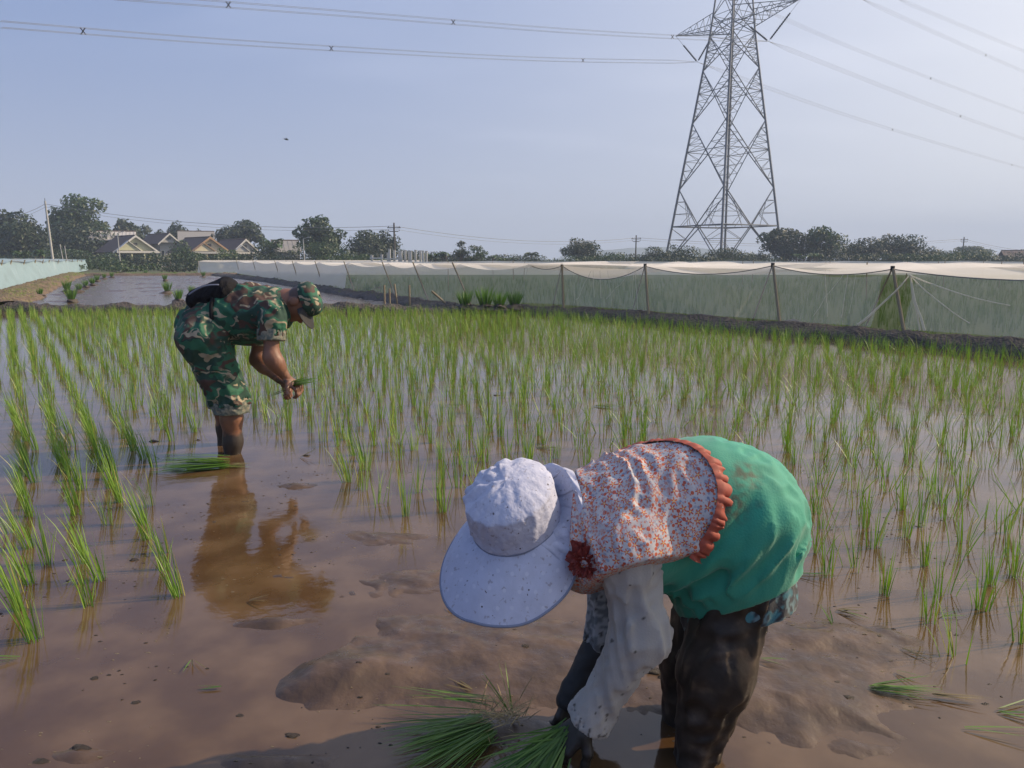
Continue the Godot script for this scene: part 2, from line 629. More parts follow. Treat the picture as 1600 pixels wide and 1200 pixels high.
func stamp(im: Image, cx: float, cy: float, r: float, col: Color, petals: int, turn: float):
	var n := im.get_width()
	for y in range(int(cy - r) - 1, int(cy + r) + 2):
		for x in range(int(cx - r) - 1, int(cx + r) + 2):
			var d := Vector2(x - cx, y - cy)
			var a := d.angle() + turn
			var lim := r if petals == 0 else r * (0.62 + 0.38 * cos(a * petals))
			if d.length() <= lim:
				im.set_pixel(posmod(x, n), posmod(y, n), col)

func floral() -> ImageTexture:
	# printed cotton: orange and rust blossoms, grey-blue sprigs on white
	var n := 512
	var im := Image.create(n, n, false, Image.FORMAT_RGB8)
	im.fill(srgb(0.41, 0.395, 0.40))
	var r := RandomNumberGenerator.new()
	r.seed = 12
	for k in 420:
		stamp(im, r.randf() * n, r.randf() * n, r.randf_range(6, 11), srgb(0.16, 0.19, 0.27).lerp(srgb(0.28, 0.30, 0.36), r.randf()), [0, 4, 5][r.randi() % 3], r.randf() * TAU)
	var spots := []
	for k in 900:
		var p := Vector2(r.randf() * n, r.randf() * n)
		var big := r.randf() < 0.6
		var rad := r.randf_range(23, 32) if big else r.randf_range(9, 15)
		var ok := true
		for s in spots:
			var dd := Vector2(absf(s[0].x - p.x), absf(s[0].y - p.y))
			dd = Vector2(minf(dd.x, n - dd.x), minf(dd.y, n - dd.y))
			if dd.length() < (s[1] + rad) * 0.84: ok = false
		if not ok: continue
		spots.append([p, rad])
		var turn := r.randf() * TAU
		stamp(im, p.x, p.y, rad, srgb(0.47, 0.115, 0.035).lerp(srgb(0.36, 0.055, 0.03), r.randf()), 5 if big or r.randf() < 0.5 else 0, turn)
		if big: stamp(im, p.x, p.y, rad * 0.22, srgb(0.62, 0.42, 0.16), 0, 0)
	return ImageTexture.create_from_image(im)

func hat_cloth(dots: bool) -> StandardMaterial3D:
	# pale lilac-grey cotton with woven white dots and specks of mud
	var n := 512
	var im := Image.create(n, n, false, Image.FORMAT_RGB8)
	var a := fast(14, 0.01, 4)
	var b := fast(15, 0.03, 3)
	for y in n:
		for x in n:
			var k := 1.0 + 0.10 * a.get_noise_2d(x, y) + 0.05 * sin(x * 1.6) * (0.5 + b.get_noise_2d(x * 6.0, y * 0.5))
			var s := clampf((b.get_noise_2d(x, y + 900) - 0.42) * 3.0, 0.0, 0.5)
			var c := (Color(0.40, 0.42, 0.53) * k).lerp(Color(0.17, 0.14, 0.13), s)
			im.set_pixel(x, y, c.linear_to_srgb())
	var r := RandomNumberGenerator.new()
	r.seed = 5
	for j in 8:
		for i in 8:
			stamp(im, i * 64 + (32 if j % 2 else 0) + r.randf_range(-4, 4), j * 64 + 30 + r.randf_range(-4, 4), 8.0, srgb(0.46, 0.475, 0.575), 0, 0)
	for k in 26:
		stamp(im, r.randf() * n, r.randf() * n, r.randf_range(1.5, 4.5), srgb(0.05, 0.04, 0.04), [0, 3, 2][k % 3], r.randf() * TAU)
	var m := StandardMaterial3D.new()
	m.albedo_texture = ImageTexture.create_from_image(im)
	m.roughness = 0.8
	m.heightmap_enabled = true
	m.heightmap_scale = 0.04 if dots else 0.16
	m.heightmap_texture = ntex(fast(78, 0.03, 5), [])
	return tri(m, 3.6, false, 10.0)

func camo() -> ImageTexture:
	# woodland print: dark green ground, mid green, brown, tan slashes
	var n := 512
	var im := Image.create(n, n, false, Image.FORMAT_RGB8)
	var wx := fast(81, 0.008, 3).get_seamless_image(n, n)
	var l1 := fast(82, 0.006, 2).get_seamless_image(n, n)
	var l2 := fast(83, 0.006, 2).get_seamless_image(n, n)
	var l3 := fast(84, 0.009, 2).get_seamless_image(n, n)
	var l4 := fast(85, 0.008, 2).get_seamless_image(n, n)
	var dark := srgb(0.008, 0.040, 0.028)
	var mid := srgb(0.014, 0.098, 0.055)
	var brown := srgb(0.055, 0.028, 0.022)
	var tan_ := srgb(0.28, 0.24, 0.17)
	for y in n:
		for x in n:
			var s := (wx.get_pixel(x, y).r - 0.5) * 130.0
			var t := (wx.get_pixel((x + 190) % n, (y + 77) % n).r - 0.5) * 130.0
			var u := posmod(int(x + s), n)
			var v := posmod(int(y * 2 + t + x * 0.0), n)
			var c := dark
			if l1.get_pixel(u, v).r > 0.50: c = mid
			if l2.get_pixel(u, v).r > 0.615: c = brown
			var e := l3.get_pixel(u, v).r
			var e2 := l4.get_pixel(v, u).r
			if e > 0.675 and e2 > 0.36: c = tan_
			im.set_pixel(x, y, c)
	return ImageTexture.create_from_image(im)

# ---------------------------------------------------------------- ground, water, mud
func flat_poly(pts: Array, y: float) -> ArrayMesh:
	var pv := PackedVector2Array(pts)
	var g := Geo.new()
	for p in pts:
		g.v.append(Vector3(p.x, y, p.y))
	var t := Geometry2D.triangulate_polygon(pv)
	for i in range(0, t.size(), 3):
		var a := g.v[t[i]]
		var up := (g.v[t[i + 2]] - a).cross(g.v[t[i + 1]] - a).y
		if up > 0: g.ix.append_array(PackedInt32Array([t[i], t[i + 1], t[i + 2]]))
		else: g.ix.append_array(PackedInt32Array([t[i], t[i + 2], t[i + 1]]))
	return g.mesh()

const HUMPS := [
	[Vector2(-0.558, -2.100), 0.15, 0.10, 0.040], [Vector2(-0.471, -2.189), 0.20, 0.09, 0.034], [Vector2(-0.168, -2.348), 0.42, 0.26, 0.033], [Vector2(-0.856, -2.504), 0.15, 0.055, 0.036], [Vector2(-0.401, -2.853), 0.30, 0.16, 0.026],
	[Vector2(0.116, -2.153), 0.30, 0.20, 0.014], [Vector2(-0.213, -2.390), 0.75, 0.34, 0.012], [Vector2(0.677, -2.153), 0.8, 0.36, 0.014], [Vector2(-0.085, -1.868), 0.6, 0.16, 0.012], [Vector2(0.791, -1.986), 0.45, 0.2, 0.029], [Vector2(0.670, -2.348), 0.3, 0.2, 0.026], [Vector2(-1.178, -4.145), 0.16, 0.10, 0.028], [Vector2(-2.393, -5.214), 0.22, 0.10, 0.026],
	[Vector2(-1.095, -1.788), 0.12, 0.05, 0.034], [Vector2(-0.613, -1.763), 0.22, 0.05, 0.028], [Vector2(1.129, -2.390), 0.3, 0.15, 0.024], [Vector2(-0.583, -3.345), 0.3, 0.18, 0.022], [Vector2(-0.947, -2.915), 0.16, 0.07, 0.024]]
const HOLLOWS := [[Vector2(-0.655, -2.457), 0.10, 0.045, 0.030], [Vector2(-0.717, -2.327), 0.09, 0.05, 0.034], [Vector2(-0.967, -2.153), 0.25, 0.16, 0.04], [Vector2(-1.114, -3.189), 0.2, 0.12, 0.03], [Vector2(0.485, -1.868), 0.18, 0.1, 0.03], [Vector2(0.213, -1.955), 0.10, 0.06, 0.02]]

func mud_height(x: float, z: float) -> float:
	var h := -0.021
	for b in HUMPS:
		var dx: float = (x - b[0].x) / b[1]
		var dz: float = (z - b[0].y) / b[2]
		h += b[3] * exp(-(dx * dx + dz * dz))
	for b in HOLLOWS:
		var dx: float = (x - b[0].x) / b[1]
		var dz: float = (z - b[0].y) / b[2]
		h -= b[3] * exp(-(dx * dx + dz * dz))
	h += 0.011 * noise.get_noise_3d(x * 1.6, 0.0, z * 2.2) + 0.004 * noise.get_noise_3d(x * 7.0, 4.0, z * 9.0)
	h += 0.0075 * (0.42 - absf(noise2.get_noise_3d(x * 3.1 + 0.6 * noise2.get_noise_3d(x * 5.0, 1.0, z * 5.0), 14.0, z * 4.6)) * 1.5)
	var rd := Vector2(x - 0.30, (z + 1.83) * 1.2).length()
	h += 0.0022 * sin(rd * 150.0 + 3.0 * noise2.get_noise_3d(x * 6.0, 2.0, z * 6.0)) * exp(-pow((rd - 0.11) / 0.09, 2.0))
	h += 0.0016 * noise2.get_noise_3d(x * 22.0, 8.0, z * 28.0) + 0.0008 * noise2.get_noise_3d(x * 70.0, 3.0, z * 70.0)
	return h

const PADDY := [Vector2(-40, 8), Vector2(-40, -18.9), Vector2(-1.4, -18.9), Vector2(0.3, -18.3), Vector2(1.35, -17.6), Vector2(6.85, -10.35), Vector2(16, 2.0), Vector2(16, 8)]
const FAR_PADDY := [Vector2(-13.0, -19.2), Vector2(-1.6, -19.2), Vector2(-4.6, -24.6), Vector2(-14.2, -44.0), Vector2(-24, -61.5), Vector2(-33.5, -61.5), Vector2(-29.6, -53.0), Vector2(-18.2, -30.2), Vector2(-13.7, -21.0)]
const NET_FIELD := [Vector2(0.4, -18.5), Vector2(1.54, -17.65), Vector2(6.94, -10.39), Vector2(14, -0.9), Vector2(90, -8), Vector2(95, -62), Vector2(-22, -62), Vector2(-13.4, -44.0), Vector2(-4.0, -24.6), Vector2(-1.5, -19.5)]

func build_ground():
	struct(flat_poly([Vector2(-900, 30), Vector2(900, 30), Vector2(900, -1500), Vector2(-900, -1500)], -0.045), "ground", M.earth)
	struct(flat_poly(PADDY, 0.0), "paddy_water", M.water)
	struct(flat_poly(FAR_PADDY, -0.004), "far_paddy_water", M.water_far)
	struct(flat_poly(NET_FIELD, 0.04), "netted_field_soil", M.netfield)
	# relief of the mud just under and through the water in the near part of the paddy
	var g := Geo.new()
	var s := 0.018
	var x0 := -3.0
	var z0 := -4.7
	var nx := 340
	var nz := 200
	for j in nz + 1:
		for i in nx + 1:
			var x := x0 + i * s
			var z := z0 + j * s
			g.v.append(Vector3(x, mud_height(x, z), z))
	for j in nz:
		for i in nx:
			var a := j * (nx + 1) + i
			g.quad(a, a + 1, a + nx + 2, a + nx + 1)
	struct(g.mesh(), "paddy_mud", M.mud)
	# shallow mud banks breaking the surface of the far paddy
	var g2 := Geo.new()
	var n2 := 90
	var m2 := 110
	for j in m2 + 1:
		for i in n2 + 1:
			var t := j / float(m2)
			var z := lerpf(-19.6, -61.0, t)
			var xl := lerpf(-13.5, -33.0, t)
			var xr := lerpf(-2.0, -24.5, t)
			var x := lerpf(xl, xr, i / float(n2))
			g2.v.append(Vector3(x, -0.036 + 0.085 * maxf(noise.get_noise_3d(x * 0.45, 20.0, z * 0.3), -0.3) + 0.05 * noise2.get_noise_3d(x * 2.2, 20.0, z * 1.2), z))
	for j in m2:
		for i in n2:
			var a := j * (n2 + 1) + i
			g2.quad(a, a + n2 + 1, a + n2 + 2, a + 1)
	struct(g2.mesh(), "far_paddy_mud", M.mud)
	# pale wooded hill far off
	var g3 := Geo.new()
	for i in 41:
		var t := i / 40.0
		var x := lerpf(60, 420, t)
		var h := 21.0 * pow(sin(PI * t), 0.8) + 2.0 * noise2.get_noise_3d(x * 0.02, 0, 0)
		g3.v.append_array(PackedVector3Array([Vector3(x, -1, -1150), Vector3(x, h, -1200 - 40 * sin(PI * t)), Vector3(x, -1, -1300)]))
	for i in 40:
		for k in 2:
			g3.quad(i * 3 + k, i * 3 + k + 1, i * 3 + k + 4, i * 3 + k + 3)
	struct(g3.mesh(), "hill", M.hill)

func mound(pts: Array, half: float, high: float, step: float, rough: float, foot := -0.06) -> ArrayMesh:
	var g := Geo.new()
	var path := []
	for i in pts.size() - 1:
		var a: Vector2 = pts[i]
		var b: Vector2 = pts[i + 1]
		var n := maxi(1, int(a.distance_to(b) / step))
		for k in n: path.append(a.lerp(b, k / float(n)))
	path.append(pts[-1])
	var sec := 13
	for i in path.size():
		var t: Vector2 = (path[mini(i + 1, path.size() - 1)] - path[maxi(i - 1, 0)]).normalized()
		var nn := Vector2(-t.y, t.x)
		for k in sec:
			var u := k / float(sec - 1) * 2.0 - 1.0
			var prof := pow(maxf(1.0 - u * u, 0.0), 0.55)
			var p: Vector2 = path[i] + nn * u * half * (1.0 + 0.25 * noise2.get_noise_3d(path[i].x * 1.3, u, path[i].y * 1.3))
			var y := foot + (high - foot) * prof * (1.0 + rough * 2.0 * noise.get_noise_3d(p.x * 1.1, 2.0, p.y * 1.1)) + rough * high * 0.8 * prof * noise2.get_noise_3d(p.x * 6.0, 1.0, p.y * 6.0)
			g.v.append(Vector3(p.x, y, p.y))
	for i in path.size() - 1:
		for k in sec - 1:
			var a := i * sec + k
			g.quad(a, a + sec, a + sec + 1, a + 1)
	return g.mesh()

func build_bunds():
	struct(mound([Vector2(-26, -18.9), Vector2(-8, -19.1), Vector2(-1.8, -19.05), Vector2(0.3, -18.5)], 0.42, 0.15, 0.10, 0.35), "earth_bund", M.bund)
	struct(mound([Vector2(0.1, -18.7), Vector2(1.54, -17.6), Vector2(6.94, -10.4), Vector2(16, 1.8)], 0.5, 0.17, 0.10, 0.22), "earth_bund", M.bund)
	struct(mound([Vector2(-1.4, -18.9), Vector2(-4.2, -24.6), Vector2(-13.6, -44), Vector2(-23.5, -62)], 0.5, 0.16, 0.2, 0.3), "earth_bund", M.bund)
	struct(mound([Vector2(-60, -62), Vector2(-33, -62), Vector2(-22, -62.4)], 0.9, 0.16, 0.35, 0.3), "earth_bund", M.bund_dry)
	struct(mound([Vector2(-12.6, -18.8), Vector2(-14.4, -21.4), Vector2(-18.9, -30.0), Vector2(-30.6, -53), Vector2(-35, -62)], 0.9, 0.20, 0.2, 0.3), "earth_bund", M.bund_dry)

# ---------------------------------------------------------------- netted fields
func net_side(a: Vector3, b: Vector3, ha: float, hb: float, sag: float, n: int, lean: Vector3, skip0 := 2.0, skip1 := 2.0) -> ArrayMesh:
	# one bay of side netting hung from a sagging rope between two pole heads
	var g := Geo.new()
	for i in n + 1:
		var t := i / float(n)
		var foot := a.lerp(b, t)
		var top := foot + Vector3.UP * (lerpf(ha, hb, t) - sag * 4.0 * t * (1.0 - t)) + lean * 0.25
		for k in 7:
			var v := k / 6.0
			var p := top.lerp(foot, v) + lean * (0.10 * sin(v * PI) * noise2.get_noise_3d(foot.x * 1.2, v, foot.z * 1.2))
			g.v.append(p)
	for i in n:
		for k in 6:
			g.quad(i * 7 + k, i * 7 + k + 1, i * 7 + k + 8, i * 7 + k + 7)
	return g.mesh()

func net_roof(a: Vector3, b: Vector3, inward: Vector3, depth: float, bays: int, ha: float, sag: float, hin: float, nv: int) -> ArrayMesh:
	var g := Geo.new()
	var nu := bays * 8
	for i in nu + 1:
		var t := i / float(nu)
		var f := fmod(t * bays, 1.0)
		for k in nv + 1:
			var v := pow(k / float(nv), 2.0) * depth
			var p := a.lerp(b, t) + inward * v
			var wv := 0.5 + 0.5 * cos(v / 4.2 * TAU)
			var y := lerpf(hin, ha, exp(-v / 1.2)) - sag * 4.0 * f * (1.0 - f) * exp(-v / 2.2) - (0.10 * (1.0 - wv) + 0.05 * noise2.get_noise_3d(p.x * 0.3, 5.0, p.z * 0.3)) * (1.0 - exp(-v / 2.0))
			p.y = y
			g.v.append(p)
	for i in nu:
		for k in nv:
			var q := i * (nv + 1) + k
			g.quad(q, q + 1, q + nv + 2, q + nv + 1)
	return g.mesh()

func build_nets():
	# big white-netted field on the right; its edge runs along the bund
	var root := thing("net_house", Vector3(1.5, 0.2, -17.65), "long white bird net on bamboo poles over the green field on the right", "net", "netted fields")
	var o := -root.position
	var a0 := Vector3(0.99, 0.2, -18.38)
	var heads := [Vector3(0.2, 0.2, -19.0), Vector3(0.99, 0.2, -18.38), Vector3(2.6, 0.2, -16.22), Vector3(4.45, 0.2, -13.73), Vector3(5.74, 0.2, -11.99), Vector3(8.2, 0.2, -8.7), Vector3(10.7, 0.2, -5.3)]
	var hh := [0.93, 0.90, 0.91, 0.94, 0.90, 0.95, 0.95]
	var out := Vector3(-0.80, 0, 0.60)
	for i in heads.size() - 1:
		var a: Vector3 = heads[i]
		var b: Vector3 = heads[i + 1]
		var sg: float = [0.1, 0.30, 0.16, 0.12, 0.16, 0.2][i]
		if i == 4:
			# the bay that is gathered open beside the pole
			var m := a.lerp(b, 0.09)
			put(net_side(m, b, 0.86, hh[i + 1], 0.12, 12, -out), "side_net", M.net_side, root, o)
		elif i == 3:
			var m := a.lerp(b, 0.93)
			put(net_side(a, m, hh[i], 0.80, 0.10, 12, -out), "side_net", M.net_side, root, o)
		else:
			put(net_side(a, b, hh[i], hh[i + 1], sg, 12, -out), "side_net", M.net_side, root, o)
		var rp := []
		for k in 13:
			var t := k / 12.0
			rp.append(a.lerp(b, t) + Vector3.UP * (lerpf(hh[i], hh[i + 1], t) - sg * 4.0 * t * (1.0 - t)) - out * 0.25)
		var gr := Geo.new()
		tube(gr, rp, [0.008], 5)
		put(gr.mesh(), "rope", M.rope, root, o)
		# roof strip from the sagging rope up to the inner pole line
		var g := Geo.new()
		for k in 13:
			var t := k / 12.0
			var p: Vector3 = rp[k]
			var inn := p - out * 2.6
			for q in 9:
				var v := q / 8.0
				var c := p.lerp(inn, v)
				c.y = lerpf(p.y, 1.10 + 0.10 * cos((t * 2.0 + i) * PI), 1.0 - pow(1.0 - v, 1.7)) - 0.05 * sin(v * PI) * sin(t * PI)
				g.v.append(c)
		for k in 12:
			for q in 8:
				g.quad(k * 9 + q, k * 9 + q + 1, k * 9 + q + 10, k * 9 + q + 9)
		put(g.mesh(), "roof_net", M.net_roof, root, o)
	# leaning edge poles with bound heads
	for i in range(1, heads.size() - 1):
		var top: Vector3 = heads[i] + Vector3.UP * (hh[i] + 0.03) - out * 0.25
		var foot: Vector3 = heads[i] + (heads[i + 1] - heads[i]).normalized() * 0.42 + out * 0.05 - Vector3.UP * 0.1
		var p := put(rod(foot, top, 0.028, 0.024, 8), "pole", M.bamboo, root, o)
		put(rod(top - Vector3.UP * 0.05, top + Vector3.UP * 0.02, 0.034, 0.034, 8), "binding", M.black, p)
		var back: Vector3 = heads[i] - (heads[i + 1] - heads[i]).normalized() * 0.45 - out * 0.35 - Vector3.UP * 0.1
		put(rod(back, top, 0.014, 0.012, 6), "pole", M.bamboo, root, o)
	# large flat roof net and inner poles
	var g5 := Geo.new()
	var NU := 46
	var NV := 40
	for i in NU + 1:
		for k in NV + 1:
			var u := i / float(NU)
			var v := k / float(NV)
			var near_p := Vector3(-1.5, 0, -19.9).lerp(Vector3(90, 0, -9.0), u)
			if u < 0.118:
				near_p = Vector3(-1.4, 0, -20.2).lerp(Vector3(9.2, 0, -11.6), u / 0.118)
			else:
				near_p = Vector3(9.2, 0, -11.6).lerp(Vector3(70, 0, 4.0), (u - 0.118) / 0.882)
			var far_p := Vector3(-21, 0, -61.8).lerp(Vector3(92, 0, -60.0), u)
			var c := near_p.lerp(far_p, pow(v, 1.3))
			c.y = lerpf(1.06, 0.93, v) + 0.17 * (1.0 - v) * pow(absf(cos(c.x * 0.62 + c.z * 0.22) * cos(c.z * 0.33)), 1.4) + 0.05 * noise2.get_noise_3d(c.x * 0.15, 0, c.z * 0.15)
			g5.v.append(c)
	for i in NU:
		for k in NV:
			var q := i * (NV + 1) + k
			g5.quad(q, q + 1, q + NV + 2, q + NV + 1)
	put(g5.mesh(), "roof_net", M.net_roof, root, o)
	# left side of the same field, running away from the corner
	var lh := [Vector3(0.2, 0.15, -19.0), Vector3(-1.5, 0.15, -19.6), Vector3(-2.8, 0.15, -22.0), Vector3(-4.1, 0.15, -24.6), Vector3(-6.3, 0.15, -29.2), Vector3(-8.6, 0.15, -34.0), Vector3(-11.0, 0.15, -39.0), Vector3(-13.4, 0.15, -44.0), Vector3(-17.5, 0.15, -52.6), Vector3(-21.8, 0.15, -61.6)]
	for i in lh.size() - 1:
		var a: Vector3 = lh[i]
		var b: Vector3 = lh[i + 1]
		put(net_side(a, b, 0.98, 0.98, 0.14, 8, Vector3(0.85, 0, 0.5)), "side_net", M.net_far if i > 3 else M.net_side, root, o)
		var top := b + Vector3.UP * 1.02
		put(rod(b + Vector3(0.55, -0.1, 0.9), top, 0.026, 0.022, 6), "pole", M.bamboo, root, o)
		var g := Geo.new()
		for k in 9:
			var t := k / 8.0
			var p := a.lerp(b, t) + Vector3.UP * (0.98 - 0.14 * 4.0 * t * (1.0 - t)) + Vector3(0.21, 0, 0.12)
			for q in 5:
				var c := p.lerp(p + Vector3(2.2, 0, -1.0), q / 4.0)
				c.y = lerpf(p.y, 1.09, pow(q / 4.0, 0.6))
				g.v.append(c)
		for k in 8:
			for q in 4:
				g.quad(k * 5 + q, k * 5 + q + 1, k * 5 + q + 6, k * 5 + q + 5)
		put(g.mesh(), "roof_net", M.net_roof, root, o)
	rng.seed = 77
	for i in 34:
		var x := rng.randf_range(-6, 36)
		var z := rng.randf_range(-50, -15)
		if Geometry2D.is_point_in_polygon(Vector2(x, z), PackedVector2Array(NET_FIELD)) and x - (z + 17.65) * 0.74 > 4.2:
			put(rod(Vector3(x, 0, z), Vector3(x + rng.randf_range(-0.06, 0.06), 1.17, z), 0.018, 0.015, 6), "pole", M.bamboo, root, o)
	# far side netting, seen through the near side
	for i in 12:
		var a := Vector3(-20 + i * 9.3, 0.05, -61.5)
		put(net_side(a, a + Vector3(9.3, 0, 0.1), 1.08, 1.08, 0.06, 4, Vector3(0, 0, -1)), "side_net", M.net_far, root, o)
	# loose seams and creases in the side netting
	for k in 26:
		var hi_ := rng.randi_range(1, 5)
		var a: Vector3 = heads[hi_].lerp(heads[hi_ + 1], rng.randf())
		var b: Vector3 = a + (heads[hi_ + 1] - heads[hi_]).normalized() * rng.randf_range(-0.5, 0.5)
		if absf(a.x - 6.0) < 0.5 or absf(b.x - 6.0) < 0.5: continue
		var sp := []
		for q in 6:
			var t := q / 5.0
			sp.append((a + Vector3.UP * 0.80 - out * 0.24).lerp(b + Vector3.UP * rng.randf_range(0.02, 0.25), t) + out * 0.02)
		var gs := Geo.new()
		tube(gs, sp, [rng.randf_range(0.002, 0.006)], 4)
		put(gs.mesh(), "net_seam", M.net_bunch, root, o)
	# gathered folds at the opening
	var knot := Vector3(6.0, 1.02, -11.72)
	var ends := [Vector3(5.52, 0.22, -12.28), Vector3(6.15, 0.2, -11.44), Vector3(6.12, 0.2, -11.50), Vector3(6.55, 0.35, -11.0), Vector3(6.9, 0.62, -10.7)]
	for e in ends.size():
		var pts := []
		var rr := []
		for k in 8:
			var t := k / 7.0
			pts.append(knot.lerp(ends[e], t) - Vector3.UP * 0.05 * sin(t * PI) + Vector3(0.01 * sin(t * 9.0 + e), 0, 0))
			rr.append(lerpf(0.010, [0.022, 0.022, 0.014, 0.007, 0.006][e], t))
		var g := Geo.new()
		tube(g, pts, rr, 8)
		put(g.mesh(), "net_fold", M.net_bunch, root, o)
	# dense rice crop inside the netting
	rng.seed = 78
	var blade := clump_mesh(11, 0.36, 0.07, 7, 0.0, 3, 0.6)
	var mm := MultiMesh.new()
	mm.transform_format = MultiMesh.TRANSFORM_3D
	mm.use_colors = false
	mm.mesh = blade
	var xs := []
	for i in 26000:
		var x := rng.randf_range(-14, 42)
		var z := rng.randf_range(-46, -6)
		if rng.randf() > clampf(16.0 / -z, 0.2, 1.0): continue
		if Geometry2D.is_point_in_polygon(Vector2(x, z), PackedVector2Array(NET_FIELD)) and (x - 1.54) * -0.80 + (z + 17.65) * 0.60 < -0.4:
			xs.append(Transform3D(Basis(Vector3.UP, rng.randf() * TAU).scaled(Vector3.ONE * rng.randf_range(0.8, 1.25)), Vector3(x, 0.04, z)))
	mm.instance_count = xs.size()
	for i in xs.size(): mm.set_instance_transform(i, xs[i])
	var mi := MultiMeshInstance3D.new()
	mi.name = "netted_rice_crop"
	mi.multimesh = mm
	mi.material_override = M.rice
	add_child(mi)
	tag(mi, "dense green rice crop growing under the white netting on the right", "rice crop")
	mi.set_meta("kind", "stuff")
	# smaller pale net far behind, below the houses
	var r2 := thing("net_house", Vector3(-26, 0.1, -66), "low pale grey net stretched far behind the flooded field below the houses", "net", "netted fields")
	var o2 := -r2.position
	for i in 5:
		var a := Vector3(-27.5 + i * 4.0, 0.1, -68.0 + i * 0.5)
		put(net_side(a, a + Vector3(4.0, 0, 0.5), 1.0, 1.0, 0.08, 6, Vector3(0, 0, -1)), "side_net", M.net_far, r2, o2)
		put(rod(a + Vector3(0.4, -0.1, 0.3), a + Vector3(0, 1.02, -0.2), 0.03, 0.025, 6), "pole", M.bamboo, r2, o2)
	var gq := Geo.new()
	for i in 21:
		for k in 5:
			var p := Vector3(-27.5 + i, 1.1, -68.2 + i * 0.125) + Vector3(0, 0, -0.7) * k
			p.y = 1.08 - 0.08 * absf(sin(i * PI / 4.0)) * exp(-k * 0.8) + 0.05 * minf(k, 2)
			gq.v.append(p)
	for i in 20:
		for k in 4:
			gq.quad(i * 5 + k, i * 5 + k + 1, i * 5 + k + 6, i * 5 + k + 5)
	put(gq.mesh(), "roof_net", M.net_roof, r2, o2)
	# blue-green net on the left
	var r3 := thing("net_house", Vector3(-19, 0.1, -28.4), "light blue-green net wall on bamboo poles along the left field edge", "net", "netted fields")
	var o3 := -r3.position
	var bl := [Vector3(-13.0, 0.1, -17.2), Vector3(-15.9, 0.1, -22.8), Vector3(-18.8, 0.1, -28.4), Vector3(-21.6, 0.1, -33.9), Vector3(-25.2, 0.1, -41.5), Vector3(-29.5, 0.1, -50.0), Vector3(-35.0, 0.1, -61.5), Vector3(-40.5, 0.1, -73.0), Vector3(-46.2, 0.1, -84.8)]
	for i in bl.size() - 1:
		var a: Vector3 = bl[i]
		var b: Vector3 = bl[i + 1]
		put(net_side(a, b, 1.12, 1.1, 0.10, 24, Vector3(-1.6, 0, -0.95)), "side_net", M.net_blue, r3, o3)
		for t in [0.0, 0.5]:
			var f := a.lerp(b, t)
			put(rod(f + Vector3(-0.5, -0.1, 0.25), f + Vector3(-0.22, 1.13, -0.1), 0.03, 0.025, 6), "pole", M.bamboo, r3, o3)
		var g := Geo.new()
		for k in 9:
			var t := k / 8.0
			var p := a.lerp(b, t) + Vector3(-0.21, 1.1 - 0.24 * t * (1.0 - t), -0.12)
			for q in 7:
				var c := p + Vector3(-0.9, 0, -0.45) * q * 1.6
				c.y = p.y + 0.10 * (1.0 - exp(-q * 0.6)) + 0.03 * sin(q * 2.0 + k)
				g.v.append(c)
		for k in 8:
			for q in 6:
				g.quad(k * 7 + q, k * 7 + q + 1, k * 7 + q + 8, k * 7 + q + 7)
		put(g.mesh(), "roof_net", M.net_blue, r3, o3)

